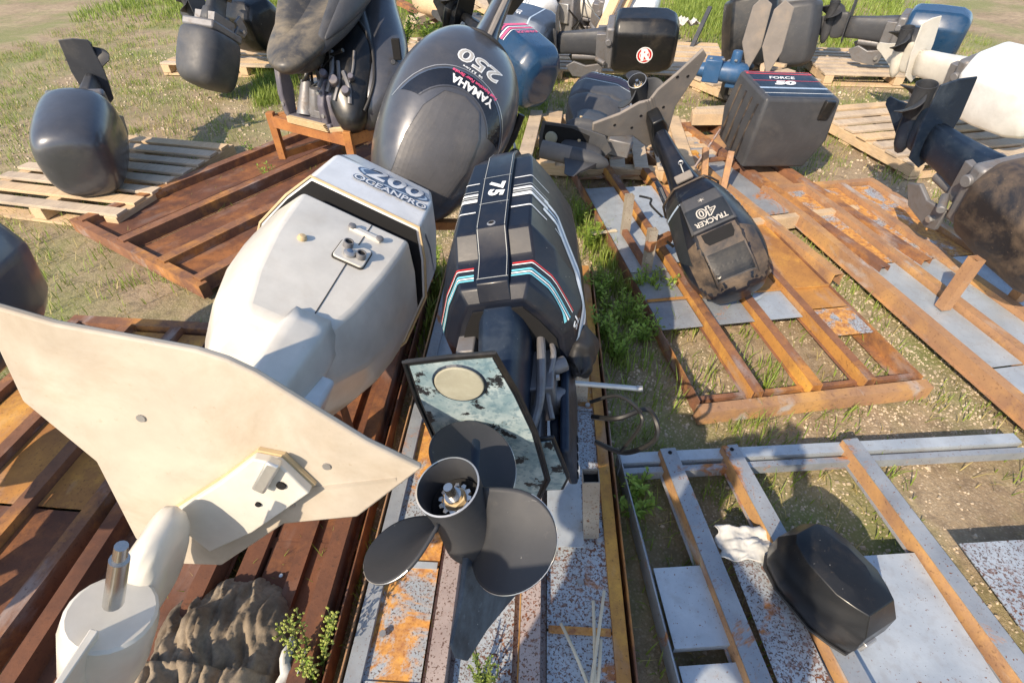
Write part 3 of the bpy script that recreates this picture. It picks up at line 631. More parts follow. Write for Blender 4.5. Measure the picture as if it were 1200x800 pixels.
for i in range(13):
    for j in range(16):
        t = i / 12 * math.pi; p = j / 16 * 2 * math.pi; r = 1 + .45 * noise.noise((math.cos(p) * 2, math.sin(p) * 2, i * .55)) + .38 * noise.noise((math.cos(p) * 6, math.sin(p) * 6, i * 1.3))
        bm_v.append((.180 + .050 * r * math.sin(t) * math.cos(p), .155 + .075 * r * math.sin(t) * math.sin(p), .615 + .085 * r * math.cos(t)))
        if i < 12: bm_f.append((i * 16 + j, i * 16 + (j + 1) % 16, (i + 1) * 16 + (j + 1) % 16, (i + 1) * 16 + j))
g.add(bm_v, bm_f).obj('wrinkled_cover', M['blackmatte'], A, sub=1)
MB().sweep(tubepath([(.20, .24, .44), (.27, .20, .40), (.35, .20, .42), (.36, .24, .36), (.28, .30, .36), (.20, .30, .40)]), .007, 6).obj('hose', M['hose'], A, smooth=True)
MB().sweep(tubepath([(.20, .20, .46), (.28, .16, .44), (.33, .17, .37), (.27, .26, .34)]), .005, 6).obj('hose', M['hose'], A, smooth=True)
gA = gearcase(A, M['navyleg'], .050, -.195, .195, .20, twist=.26, lean=.20, skegmat=M['skegscrape'])
PA = [(0, -.292), (.086, -.290), (.102, -.18), (.112, -.05), (.105, .14), (.06, .24), (0, .26)]
plA = plate(A, M['black'], mirror(PA), .197, .205)
MB().prism([(x * .91, y * .955 - .002) for x, y in mirror(PA)], .1945, .1968).obj('bare_primer_face', M['flake'], plA)
rim = [(x, y, .196) for x, y in mirror(PA)]; MB().sweep(rim + [rim[0]], .0045, 6).obj('plate_rim', M['black'], plA, smooth=True)
MB().cyl((0, -.222, .194), (0, -.222, .189), .048, .046, 32).obj('anode_disc', M['anode'], plA, bevel=.0015)
MB().lathe([(.052, 0), (.049, -.004), (.048, 0)], (0, 0, 0), axis=2, n=32).obj('anode_ring', M['navyleg'], plA).location = (0, -.222, .1945)
plate(A, M['black'], [(.02, .04), (.135, .03), (.145, .20), (.12, .26), (.02, .26)], .235, .243, name='splash_plate')
MB().prism([(.03, .05), (.127, .04), (.136, .20), (.114, .25), (.03, .25)], .2318, .2347).obj('bare_primer_face', M['flake'], A)
propeller(A, .188, .054, -.19, -.02, (205, 82, 322))

# ---- cream white two hundred
mB = frame_matrix((-.589, .285, .837), (.038, .981, -.189), (.443, .153, .883))
Bo = thing('outboard_motor', 'big cream white faceted outboard with gaping cowl seam and white hydrofoil', 'outboard motor', mB, 'outboard motors in the yard')
def shift(st, dx): return [(z, [(x, y) for x, y in h]) for z, h in st], dx
def shellx(st, dx): mb = shell(st); mb.v = [(v[0] + dx, v[1], v[2]) for v in mb.v]; return mb
dB = -.05
lowB = shellx([(z, oct_half(w, a, f, .60, .36)) for z, w, a, f in [(.64, .13, -.118, .20), (.66, .155, -.135, .22), (.78, .215, -.168, .26), (.92, .255, -.213, .29), (1.05, .275, -.240, .31), (1.135, .282, -.256, .32)]], dB).obj('lower_cowl', M['white'], Bo, bevel=.012, seg=3, auto=12)
capB = shellx([(z, oct_half(w, a, f, .62, .36)) for z, w, a, f in [(1.195, .290, -.284, .33), (1.40, .285, -.315, .32), (1.54, .245, -.300, .29), (1.60, .16, -.235, .22)]], dB).obj('cowl_cap', M['cap'], Bo, bevel=.010, seg=3, auto=12)
shellx([(z, oct_half(w, a, f, .5, .40)) for z, w, a, f in [(1.10, .25, -.222, .28), (1.22, .25, -.222, .28)]], dB).obj('dark_gap', M['void'], Bo)  # black core that paints shade into the open seam
ring = [Vector((x + dB, y, 1.196)) for x, y in mirror(oct_half(.291, -.285, .331, .62, .36))]; MB().sweep(ring + [ring[0]], .0045, 6).obj('yellowed_seal', M['trim'], Bo, smooth=True)
bpy.context.view_layer.update()
nB = (0, -1, 0); uB = (1, 0, 0)
stripe(lowB, [(0, .655), (0, .91)], .003, (0, 0, 0), uB, nB, M['seam'], name='seam'); stripe(lowB, [(0, 1.0), (0, 1.14)], .003, (0, 0, 0), uB, nB, M['seam'], name='seam')
o_ = (.0, -.25, .955)
sq = lambda a, r: [(x, y) for cx_, cy_, s0 in ((a - r, a - r, 0), (r - a, a - r, 90), (r - a, r - a, 180), (a - r, r - a, 270)) for k in range(5) for x, y in [(cx_ + r * math.cos(R(s0 + k * 22.5)), cy_ + r * math.sin(R(s0 + k * 22.5)))]]
def tiltm(p, nrm, up=(0, 0, 1)):
    n_ = Vector(nrm).normalized(); u_ = Vector(up); u_ = (u_ - n_ * u_.dot(n_)).normalized(); x_ = u_.cross(n_); m = Matrix((x_, u_, n_)).transposed().to_4x4(); m.translation = p; return m
mo = tiltm((.0, -.2225, .955), (0, -.98, -.19))
def mbm(mb, m): mb.v = [tuple(m @ Vector(v)) for v in mb.v]; return mb
mbm(MB().prism(sq(.047, .012), -.004, .001), mo).obj('outlet_gasket', M['seam'], Bo)
ou = mbm(MB().prism(sq(.044, .011), -.004, .006), mo).obj('outlet_plate', M['white'], Bo, bevel=.002)
for x, y in ((-.022, .018), (.024, -.006)):
    mbm(MB().lathe([(.010, .012), (.011, .024), (.014, .024), (.015, .006)], axis=2, n=18), mo @ Matrix.Translation((x, y, 0))).obj('flush_port', M['alugrime'], ou, smooth=True)
    mbm(MB().cyl((x, y, .006), (x, y, .020), .0105, n=16), mo).obj('port_hole', M['void'], ou)
mbm(MB().lathe([(.017, .004), (.017, .014), (.010, .019), (.001, .020)], axis=2, n=20), mo @ Matrix.Translation((-.006, -.014, 0))).obj('water_outlet', M['alu'], ou, smooth=True)
mbm(MB().lathe([(.009, .0195), (.006, .0215), (.001, .0215)], axis=2, n=20), mo @ Matrix.Translation((-.006, -.014, 0))).obj('outlet_lens', M['bluevinyl'], ou, smooth=True)
mh = tiltm((.0, -.2425, 1.065), (0, -.98, -.19))
mbm(MB().box(-.048, .048, -.010, .010, -.004, .010), mh).obj('grab_strap', M['white'], Bo, bevel=.004)
for s_ in (-1, 1): mbm(MB().lathe([(.012, .008), (.011, .014), (.006, .017), (.001, .017)], axis=2, n=14), mh @ Matrix.Translation((s_ * .043, 0, 0))).obj('strap_rivet', M['alugrime'], Bo, smooth=True)
mk_ = tiltm(bvh(lowB).ray_cast(Vector((-.135, -1, .93)), Vector((0, 1, 0)))[0], (0, -.98, -.2)); mbm(MB().lathe([(.013, .0), (.012, .008), (.008, .012), (.001, .013)], axis=2, n=18), mk_).obj('round_plug', M['trim'], Bo, smooth=True)
# badge on the cap
ang = R(0); ob = (.015, -.31, 1.385); ub = (1, 0, .04)
ob = (-.012, -.31, 1.385)
patch(capB, ellipse(.130, .046), ob, ub, nB, M['bluevinyl'], .0016, 'badge'); patch(capB, ellipse(.122, .039), ob, ub, nB, M['bluevinyl2'], .0022, 'badge_inner'); patch(capB, ellipse(.112, .031), ob, ub, nB, M['bluevinyl'], .0028, 'badge_field')
text(capB, '200', (-.012, -.31, 1.398), ub, nB, .130, M['bluevinyl'], .0085, .12, 1.0, .0036); text(capB, '200', (-.012, -.31, 1.398), ub, nB, .130, M['cap'], .0028, .12, 1.0, .0046)
text(capB, 'OCEANPRO', (-.008, -.31, 1.318), ub, nB, .047, M['bluevinyl'], .0042, .08, 1.0, .0052); text(capB, 'OCEANPRO', (-.008, -.31, 1.318), ub, nB, .047, M['cap'], .0008, .08, 1.0, .0060)
for dz in (0, .012, .024): stripe(capB, [(-.31, 1.39 + dz), (-.15, 1.425 + dz * .1)], lambda t: .007 * (1 - t) + .001, (0, 0, 0), uB, nB, M['bluevinyl'], name='swoosh')
for dz in (0,): stripe(capB, [(-.25, 1.25), (-.02, 1.40)], lambda t: .012 * (1 - t) + .001, (0, 0, 0), (0, 1, 0), (1, 0, 0), M['bluevinyl'], name='swoosh')
# leg, recess and foil
legs(Bo, M['white'], [(.70, .088, -.165, .16), (.60, .084, -.150, .15), (.50, .070, -.125, .15), (.34, .058, -.10, .15), (.208, .055, -.09, .14)], crease=(22, .85))
MB().cyl((.075, -.04, .46), (.075, -.04, .34), .045, .040, 20).box(.03, .115, -.06, .05, .40, .62).obj('mount_cover', M['cap'], Bo, bevel=.012, seg=3)
lug = MB().cyl((.108, -.09, .37), (.108, -.05, .37), .024, n=20).obj('mount_lug', M['alu'], Bo, bevel=.003); MB().lathe([(.019, -.0925), (.012, -.0925), (.012, -.08)], (.108, 0, .37), n=20).obj('lug_bolt', M['void'], lug); MB().cyl((.108, -.094, .37), (.108, -.088, .37), .010, n=6).obj('lug_nut', M['chrome'], lug)
PB = [(0, -.375), (.043, -.371), (.232, -.321), (.331, -.309), (.273, -.144), (.16, -.06), (.08, .12), (0, .16)]
fo = MB().prism(mirror(PB), .198, .212).obj('hydrofoil', M['foilwhite'], Bo, bevel=.004, seg=2)
MB().add([(.06, -.09, .1965), (.30, -.27, .1965), (.305, -.262, .1978), (.07, -.08, .1978), (.06, -.09, .199), (.30, -.27, .199)], [(0, 1, 2, 3), (0, 4, 5, 1)]).obj('foil_fold', M['foilwhite'], fo)
for x, y in ((.10, -.20), (.19, -.24), (.16, -.12), (-.10, -.20), (.05, -.02)): MB().cyl((x, y, .198), (x, y, .1955), .007, n=12).obj('foil_bolt', M['alu'], fo, smooth=False)
q = [onz(mB, x, y, .185) for x, y in ((262, 560), (300, 531), (330, 537), (366, 571), (300, 617), (250, 640), (200, 600))]
pp = [(v.x, v.y) for v in q]
tp = MB().prism(pp, .172, .190).obj('gearcase_flange', M['white'], Bo, bevel=.003)
tp2 = MB().prism([(sum(p[0] for p in pp) / 7 + (p[0] - sum(k[0] for k in pp) / 7) * 1.03, sum(p[1] for p in pp) / 7 + (p[1] - sum(k[1] for k in pp) / 7) * 1.03) for p in pp], .1895, .1975).obj('flange_gasket', M['trim'], Bo)
v0, v1 = onz(mB, 304, 572, .165), onz(mB, 322, 540, .165); MB().beam((v0.x, v0.y, .165), (v1.x, v1.y, .165), .022, .018, up=(0, 0, 1)).obj('trim_tab', M['edge'], tp, bevel=.004)
v2 = onz(mB, 330, 568, .172); MB().cyl((v2.x, v2.y, .1725), (v2.x, v2.y, .169), .008, n=14).obj('bolt_hole', M['void'], tp)
v3 = onz(mB, 303, 590, .172); MB().cyl((v3.x, v3.y, .1725), (v3.x, v3.y, .169), .005, n=14).obj('bolt_hole', M['void'], tp)
cx_, cy_ = onz(mB, 235, 560, .1).x, 0
MB().prism([(x * .965 + dB, y * .965 + .0) for x, y in mirror(oct_half(.290, -.284, .33, .62, .36))], 1.186, 1.1935).obj('cap_shade_sheet', M['void'], Bo)  # black sheet over the cap's underside, painted shade where sun would strike
gearcase(Bo, M['white'], .058, -.27, .160, .25, w=.040)
MB().cyl((0, -.06, 0), (0, -.17, 0), .013, .012, 14).cyl((0, -.17, 0), (0, -.20, 0), .009, .008, 12).obj('propeller_shaft', M['chrome'], Bo, smooth=True)

# ---- grey two fifty
mC = frame_matrix((.043, 3.398, 1.312), (-.317, -.827, -.464), (.436, -.562, .703))
Co = thing('outboard_motor', 'large metallic grey rounded outboard marked 250 lying cowl towards the viewer', 'outboard motor', mC, 'outboard motors in the yard')
secC = [(.73, .15, -.20, .16), (.78, .205, -.245, .22), (.88, .26, -.300, .28), (1.0, .292, -.335, .30), (1.10, .298, -.350, .30), (1.22, .290, -.328, .30), (1.36, .262, -.268, .27), (1.48, .215, -.200, .22), (1.57, .150, -.115, .14), (1.60, .07, -.04, .06)]
cowlC = shell([(z, round_half(w, a, f, 8, 2.7)) for z, w, a, f in secC]).obj('cowl', M['grey'], Co, sub=2)
bpy.context.view_layer.update()
nC = (0, -1, .0); nC2 = (0, -1, .35); uC = (1, 0, 0)
text(cowlC, '250', (-.01, -.34, 1.015), uC, nC, .105, M['cap'], .004, .12, 1.25, .0016); text(cowlC, '250', (-.01, -.34, 1.015), uC, nC, .105, M['silver'], -.0005, .12, 1.25, .0022)
arc = lambda r, a0, a1, cx, cy, n=16: [(cx + r * math.sin(R(a0 + (a1 - a0) * i / n)), cy - r * math.cos(R(a0 + (a1 - a0) * i / n))) for i in range(n + 1)]
outer = arc(.255, -66, 66, 0, 1.355); inner = arc(.185, -60, 60, 0, 1.36)
patch(cowlC, outer + inner[::-1], (0, 0, 0), uC, nC, M['window'], .0018, 'smoked_window')
stripe(cowlC, outer, .007, (0, 0, 0), uC, nC, M['greyblue'], .0030, 'window_rim'); stripe(cowlC, arc(.268, -70, 70, 0, 1.355), .003, (0, 0, 0), uC, nC, M['edge'], .0024, 'highlight_line')
stripe(cowlC, [inner[0]] + inner + [inner[-1]], .006, (0, 0, 0), uC, nC, M['grey'], .0032, 'window_rim')
text(cowlC, 'YAMAHA', (-.02, -.32, 1.150), uC, nC, .047, M['cap'], .0016, 0, 1.0, .0034)
text(cowlC, 'Fuel Injection Four Stroke', (-.02, -.32, 1.118), uC, nC, .020, M['pink'], .0004, .2, 1.0, .0034)
text(cowlC, 'V6  3.3 Litre', (.01, -.32, 1.078), uC, nC, .014, M['decalwhite'], .0003, .2, 1.3, .003)
arch = [(-.125, 1.56), (-.145, 1.42), (-.13, 1.30), (-.08, 1.215), (0, 1.195), (.08, 1.215), (.13, 1.30), (.145, 1.42), (.125, 1.56)]
patch(cowlC, arch, (0, 0, 0), uC, nC, M['greymid'], .004, 'arched_panel')
stripe(cowlC, arch, .004, (0, 0, 0), uC, nC, M['grey'], .0062, 'panel_edge')
MB().sweep([Vector((math.sin(a) * 1.0 * .20, -.245 if 0 else 0 - .245 * math.cos(a), .785)) for a in [R(-100 + 10 * i) for i in range(21)]], .010, 8).obj('bottom_seal', M['blackmatte'], Co, smooth=True)
sh = MB(); 
for s_ in (-1,): sh.sweep([(-.275, -.20, 1.0), (-.298, -.10, 1.05), (-.300, .0, 1.12), (-.29, .1, 1.2)], [.016, .02, .02, .012], 8, flat=.5)
sh.obj('side_vent', M['black'], Co, smooth=True)
legs(Co, M['grey'], [(.80, .13, -.20, .16), (.74, .10, -.16, .15), (.62, .062, -.12, .14), (.40, .05, -.10, .14), (.2, .045, -.08, .15)])
MB().prism([(-.20, .78), (-.13, .79), (-.10, .60), (-.14, .40), (-.20, .42)], -.010, .010, axis=0).obj('spine_fin', M['foil'], Co, bevel=.004)
plate(Co, M['grey'], mirror([(0, -.33), (.09, -.32), (.11, -.1), (.09, .12), (0, .2)]), .19, .20); gearcase(Co, M['grey'], .055, -.25, .19, .24); propeller(Co, .18, .058, -.22, -.03, (30, 150, 270), full=False, edge=False)
bracket(Co, M['greydark'], .38, .70, .15, .33, .12, False)

# ---- black forty with dusty foil
mI = frame_matrix((.732, 3.055, .705), (.260, -.886, -.383), (-.376, -.459, .805))
I = thing('outboard_motor', 'black outboard marked TRACKER 40 with wide dusty hydrofoil and dusty cowl', 'outboard motor', mI, 'outboard motors in the yard')
secI = [(.655, .115, -.090, .17), (.68, .135, -.115, .18), (.75, .150, -.155, .18), (.84, .165, -.178, .17), (.99, .188, -.172, .16), (1.10, .190, -.155, .14), (1.20, .165, -.130, .12), (1.26, .120, -.090, .09), (1.285, .06, -.05, .05)]
cowlI = shell([(z, oct_half(w, a, f, .52, .34)) for z, w, a, f in secI]).obj('cowl', M['navy'], I, sub=2, crease=(28, .55))
lipI = [Vector((x, y, .685)) for x, y in mirror(oct_half(.142, -.122, .185, .52, .34))]; MB().sweep(lipI + [lipI[0]], .006, 6).obj('cowl_lip', M['dustyblack'], I, smooth=True)
bpy.context.view_layer.update()
nI = (0, -1, 0)
box_ = lambda x0, x1, y0, y1: [(x0, y0), (x1, y0), (x1, y1), (x0, y1)]
patch(cowlI, [(-.165, 1.02), (.165, 1.02), (.16, 1.23), (.08, 1.275), (-.08, 1.275), (-.16, 1.23)], (0, 0, 0), uC, nI, M['dustyblack'], .0012, 'dust_layer')
fr = patch(cowlI, [(-.088, .80), (.088, .80), (.105, .99), (-.105, .99)], (0, 0, 0), uC, nI, M['greydark'], .006, 'badge_frame')
stripe(cowlI, [(-.094, .798), (.094, .798), (.108, .99), (-.108, .99), (-.094, .798)], .005, (0, 0, 0), uC, nI, M['black'], .0075, 'badge_rim')
patch(cowlI, box_(-.092, .092, .865, .975), (0, 0, 0), uC, nI, M['darkvinyl'], .0085, 'badge'); 
text(cowlI, 'TRACKER', (0, -.17, .955), uC, nI, .036, M['silver'], .0008, 0, .95, .0100); text(cowlI, '40', (.005, -.17, .905), uC, nI, .066, M['silver'], .004, 0, 1.3, .0100); text(cowlI, '40', (.005, -.17, .905), uC, nI, .066, M['darkvinyl'], -.0006, 0, 1.3, .0104)
text(cowlI, '\u2736', (0, -.17, .835), uC, nI, .03, M['silver'], 0, 0, 1.5, .008)
patch(cowlI, [(-.088, 1.0), (.088, 1.0), (.092, 1.235), (-.092, 1.235)], (0, 0, 0), uC, nI, M['dustyblack'], .006, 'raised_panel')
patch(cowlI, [(-.070, 1.005), (.070, 1.005), (.068, 1.045), (.055, 1.066), (-.055, 1.066), (-.068, 1.045)], (0, 0, 0), uC, nI, M['void'], .0072, 'scoop_opening')
patch(cowlI, box_(-.084, .084, 1.105, 1.225), (0, 0, 0), uC, nI, M['black'], .0075, 'glossy_square')
stripe(cowlI, [(-.086, 1.103), (-.088, 1.228), (.088, 1.228), (.086, 1.103)], .003, (0, 0, 0), uC, nI, M['greydark'], .009, 'square_edge')
for x in (-.094, .096): stripe(cowlI, [(x, .99), (x, 1.24)], .004, (0, 0, 0), uC, nI, M['black'], .0075, 'panel_edge')
for s_ in (-1, 1):
    patch(cowlI, [(-.14 * 1, .74), (-.02, .74), (.02, 1.0), (-.06, 1.10), (-.10, .95)], (0, 0, 0), (0, 1, 0) if s_ < 0 else (0, 1, 0), (s_, -.25, 0), M['darkvinyl'], .0015, 'side_panel')
    for z in (.795, .80, .805)[:1]: stripe(cowlI, [(-.155, .80), (.05, .80)], .012, (0, 0, 0), (0, 1, 0), (s_, -.4, 0), M['bluevinyl2'], .003, 'stripe')
text(cowlI, 'TRACKER', (-.19, -.06, .90), (0, .35, .95), (-1, -.35, 0), .055, M['greyvinyl'], .001, 0, 1.1, .003)
legI = legs(I, M['navy'], [(.68, .105, -.085, .14), (.60, .072, -.075, .13), (.46, .052, -.08, .12), (.30, .042, -.09, .12), (.19, .040, -.10, .12)])
MB().box(-.035, .05, -.12, -.10, .615, .66).obj('tilt_handle', M['foil'], I, bevel=.006); MB().lathe([(.008, -.092), (.013, -.094), (.013, -.088)], (-.015, 0, .54), n=16).obj('bolt_ring', M['alu'], I, smooth=True)
MB().cyl((-.01, -.098, .55), (.0, -.112, .63), .003, n=6).obj('cable', M['hosew'], I, smooth=True)
PI_ = [(0, -.22), (.05, -.24), (.16, -.235), (.30, -.262), (.315, -.215), (.25, -.12), (.13, -.04), (.07, .10), (0, .12)]
pf = mirror(PI_); pf = [(x * (1.0 if x > 0 else .95), y - (.10 * min(1, max(0, -x / .25)))) for x, y in pf]
foI = MB().prism(pf, .19, .206).obj('hydrofoil', M['foil'], I, bevel=.005, seg=2)
for x in (-.02, -.008, .008, .02): MB().box(x - .002, x + .002, -.235, -.12, .2062, .2085).obj('rib', M['foil'], foI)
for x, y in ((.12, -.1), (.2, -.18), (-.06, -.13), (-.15, -.28), (.06, -.15), (-.2, -.25)): MB().cyl((x, y, .2055), (x, y, .2075), .008, n=10).obj('bolt_hole', M['void'], foI)
MB().prism([(-.03, -.16), (.03, -.16), (.042, -.10), (.042, .12), (-.042, .12), (-.042, -.10)], .205, .30).obj('leg_shoe', M['black'], I, bevel=.010, seg=3)
gearcase(I, M['black'], .045, -.22, .19, .2); propeller(I, .14, .048, -.17, -.02, (250, 10, 130), edge=False)
bracket(I, M['navyleg'], .42, .66, .13, .28, .09)
MB().sweep(tubepath([(.16, .05, .70), (.19, .02, .62), (.17, .08, .55), (.22, .05, .52)]), .006, 6).sweep(tubepath([(.17, .1, .86), (.20, .06, .82), (.22, .1, .76)]), .008, 6).obj('wiring', M['hose'], I, smooth=True)

# ---- charcoal one on its side, on the wooden pallet
mH = frame_matrix((.365, 2.981, .429), (.284, .957, .059), (-.954, .276, .112))
Hm = thing('outboard_motor', 'charcoal outboard with maroon striped cowl lying on its side on a wooden pallet', 'outboard motor', mH, 'outboard motors in the yard')
dH = -.06
cowlH = shellx([(z, oct_half(w, a, f, .55, .18, .7)) for z, w, a, f in [(.78, .125, -.19, .185), (.80, .145, -.21, .205), (.95, .152, -.222, .22), (1.10, .150, -.215, .22), (1.19, .135, -.19, .20), (1.215, .09, -.14, .15)]], dH).obj('cowl', M['hgrey'], Hm, bevel=.016, seg=3)
shellx([(z, oct_half(w, a, f, .55, .25, .6)) for z, w, a, f in [(.50, .06, -.10, .12), (.58, .075, -.13, .15), (.68, .125, -.19, .19), (.785, .140, -.205, .20)]], dH * .8).obj('lower_cover', M['hgrey'], Hm, sub=2, crease=(30, .4))
bpy.context.view_layer.update()
nH = (1, 0, 0); uH = (0, 1, 0)
for z, w_, mt in ((1.165, .05, 'bluevinyl'), (1.105, .028, 'maroon'), (1.065, .022, 'maroon'), (1.030, .016, 'maroon'), (.985, .006, 'decalwhite')):
    if 'maroon' not in M: M['maroon'] = plain('maroon_vinyl', (.13, .03, .06), .45)
    stripe(cowlH, [(-.20, z), (.20, z)], w_, (0, 0, 0), uH, nH, M[mt])
text(cowlH, 'MARINER', (.09, -.02, 1.160), uH, nH, .075, M['decalwhite'], .0012, .3, 1.1, .003)
legs(Hm, M['hgrey'], [(.55, .070, -.10, .12), (.42, .060, -.08, .11), (.36, .085, -.12, .14), (.33, .09, -.13, .15), (.30, .055, -.09, .12), (.2, .04, -.08, .12)])
for y, z in ((-.05, .40), (.03, .38), (.09, .37), (-.09, .25), (.0, .1)): bolt(Hm, (.062 if z > .3 else .05, y, z), (1, 0, 0), .010, .008, M['trim'])
plate(Hm, M['hgrey'], mirror([(0, -.26), (.085, -.25), (.10, -.05), (.08, .14), (0, .2)]), .175, .185)
plate(Hm, M['void'], mirror([(0, -.235), (.07, -.23), (.082, -.06), (.06, .05), (0, .05)]), .1725, .1745, name='plate_recess', bevel=0)
MB().cyl((0, -.18, .172), (0, -.18, .160), .040, .036, 24).obj('anode_disc', M['anode'], Hm, bevel=.003)
gearcase(Hm, M['hgrey'], .052, -.23, .175, .21); MB().lathe([(.040, -.20), (.052, -.2), (.052, -.02)], n=24).lathe([(.039, -.2), (.039, -.1), (.001, -.1)], n=24).obj('propeller_hub', M['foil'], Hm, smooth=True)
bracket(Hm, M['alugrime'], .33, .60, .12, .28, .10)
MB().cyl((-.05, .18, .30), (.02, .27, .42), .045, .035, 14).box(-.07, .03, .16, .30, .26, .36).obj('tilt_cylinder', M['alugrime'], Hm, bevel=.01)

# ---- a plainer builder for the engines farther off
def outboard(label, o, up, aft, w=.2, ya=-.22, yf=.26, z0=.72, z1=1.25, cowlmat='black', legmat='black', power='alugrime', blades=(20, 140, 260), rounded=False, leg=True, foil=None, group='outboard motors in the yard', facet=(.55, .25)):
    m = frame_matrix(o, up, aft); t = thing('outboard_motor', label, 'outboard motor', m, group); d = z1 - z0
    st = [(z0, w * .80, ya * .85, yf * .85), (z0 + .03, w * .95, ya * .97, yf * .97), (z0 + d * .4, w, ya, yf), (z0 + d * .78, w * .96, ya * .98, yf * .96), (z1 - .04, w * .84, ya * .85, yf * .85), (z1, w * .6, ya * .6, yf * .6)]
    if rounded: co = shell([(z, round_half(a, b, c_, 7, 2.8)) for z, a, b, c_ in st]).obj('cowl', M[cowlmat], t, sub=2)
    else: co = shell([(z, oct_half(a, b, c_, *facet)) for z, a, b, c_ in st]).obj('cowl', M[cowlmat], t, bevel=.022, seg=4)
    MB().box(-w * .7, w * .7, ya * .7, yf * .8, z0 - .07, z0 + .01).obj('lower_pan', M[power], t, bevel=.02)
    if leg:
        MB().box(-w * .45, w * .45, ya * .4, yf * .6, z0 - .16, z0 - .06).cyl((0, -.05, z0 - .05), (w * .8, -.06, z0 - .04), .03).cyl((w * .5, .12, z0 - .15), (w * .9, .12, z0 - .06), .022).obj('powerhead_base', M[power], t, bevel=.01)
        legs(t, M[legmat], [(z0 - .06, .08, -.12, .14), (z0 - .2, .062, -.10, .12), (.34, .05, -.08, .12), (.19, .042, -.07, .13)])
        plate(t, M[legmat], mirror([(0, -.30), (.085, -.29), (.10, -.08), (.08, .12), (0, .2)]), .18, .19); gearcase(t, M[legmat]); propeller(t, .155, .05, -.19, -.02, blades, full=False, edge=False)
        bracket(t, M[power], .34, z0 - .10, .12, .29, .105, False)
    return t, co
G_, cG = outboard('black square outboard with round red and white emblem lying on a wooden pallet', (.27, 5.87, .44), (.98, -.20, .02), (0.05, -.25, .97), .215, -.26, .25, .74, 1.34, 'black', 'hgrey', facet=(.6, .2))
bpy.context.view_layer.update()
nG = (1, 0, 0)
oG = (.2, .02, 1.05)
patch(cG, ellipse(.075, .075, 32), oG, (0, 1, 0), nG, M['decalwhite'], .002, 'emblem_ring'); patch(cG, ellipse(.066, .066, 32), oG, (0, 1, 0), nG, M['red'], .003, 'emblem'); patch(cG, ellipse(.048, .048, 28), oG, (0, 1, 0), nG, M['decalwhite'], .004, 'emblem_inner'); patch(cG, ellipse(.040, .040, 28), oG, (0, 1, 0), nG, M['red'], .005, 'emblem_field')
text(cG, 'R', (.2, .02, 1.05), (0, -.15, 1), nG, .15, M['decalwhite'], .007, .1, .9, .006)
E_, cE = outboard('deep blue outboard with pink and white stripes behind the large grey one', tuple(atd(612, 82, 4.3) - Vector((.55, -.55, -.45)).normalized() * -.0 - Vector((.62, -.68, -.30)).normalized() * 1.0), (.62, -.68, -.30), (.25, -.1, .95), .235, -.27, .24, .74, 1.26, 'blue', 'black', facet=(.6, .25))
bpy.context.view_layer.update()
for y, w_, mt in ((.80, .035, 'pink'), (.84, .012, 'decalwhite'), (.865, .02, 'pink'), (.89, .006, 'decalwhite')): stripe(cE, [(-.2, y), (.2, y)], w_, (0, 0, 0), uC, (0, -1, 0), M[mt])
text(cE, 'EVINRUDE', (.0, -.27, .93), uC, (0, -1, 0), .05, M['pink'], .001, .2, 1, .003)
F_, cF = outboard('slate blue outboard with a pale stripe behind the deep blue one', tuple(atd(618, 48, 5.3) - Vector((.80, -.50, -.12)).normalized() * 1.0), (.80, -.50, -.12), (.2, -.25, .95), .27, -.28, .26, .72, 1.30, 'greyblue', 'hgrey', facet=(.6, .25))
bpy.context.view_layer.update()
stripe(cF, [(-.26, 1.10), (.26, 1.10)], .016, (0, 0, 0), uC, (0, -1, 0), M['bluevinyl2']); text(cF, '0F', (.1, -.27, .93), (.9, 0, .2), (0, -1, 0), .10, M['cap'], .002, .2)
K_, cK = outboard('glossy black faceted outboard standing at the top right by the grass', (2.32, 6.3, 1.35), (.12, -.30, -.95), (-.5, -.8, .2), .26, -.27, .27, .62, 1.28, 'black', 'hgrey', facet=(.5, .3))
K2, cK2 = outboard('black outboard with silver trim edge beside the glossy black one', (2.95, 6.6, 1.3), (.1, -.2, -.95), (-.3, -.9, .2), .25, -.27, .27, .65, 1.26, 'greydark', 'hgrey')
# loose cowl, red striped
Ja, Jb, Jc = atd(868, 82, 3.45), atd(899, 115, 3.20), atd(918, 59, 3.75)
J = thing('engine_cowl', 'loose dark cowl with red and pale blue stripes standing on its open end', 'engine cover', frame_matrix(tuple(Jb), Ja - Jb, -(Jc - Ja)))
LJ = (Ja - Jb).length; up_ = J.matrix_world.col[0].z
sgn = 1 if up_ > 0 else -1
cJ = MB().rings([[Vector((-.47, y, z)) for y, z in ((.03, -.02), (.50, -.02), (.50, LJ - .02), (.03, LJ - .02))], [Vector((-.25, y, z)) for y, z in ((-.01, -.05), (.54, -.05), (.54, LJ + .02), (-.01, LJ + .02))], [Vector((0, y, z)) for y, z in ((.0, .0), (.52, .0), (.52, LJ), (.0, LJ))]]).obj('cover', M['greydark'], J, bevel=.022, seg=4)
for y in (.05, .11, .17, .23)[:0]: pass
for k in range(4): MB().box(-.42, -.06, -.012, .0, .05 + k * LJ * .22, .062 + k * LJ * .22).obj('side_rib', M['dustyblack'], J, bevel=.003)
bpy.context.view_layer.update()
patch(cJ, [(.01, .01), (.51, .01), (.51, LJ - .01), (.01, LJ - .01)], (0, 0, 0), (0, 1, 0), (1, 0, 0), M['navyleg'], .0008, 'label_panel')
for z, w_, mt in ((LJ - .035, .045, 'red'), (LJ * .62, .006, 'red'), (LJ * .36, .020, 'bluevinyl2'), (LJ * .18, .005, 'decalwhite')): stripe(cJ, [(.02, z), (.50, z)], w_, (0, 0, 0), (0, 1, 0), (1, 0, 0), M[mt])
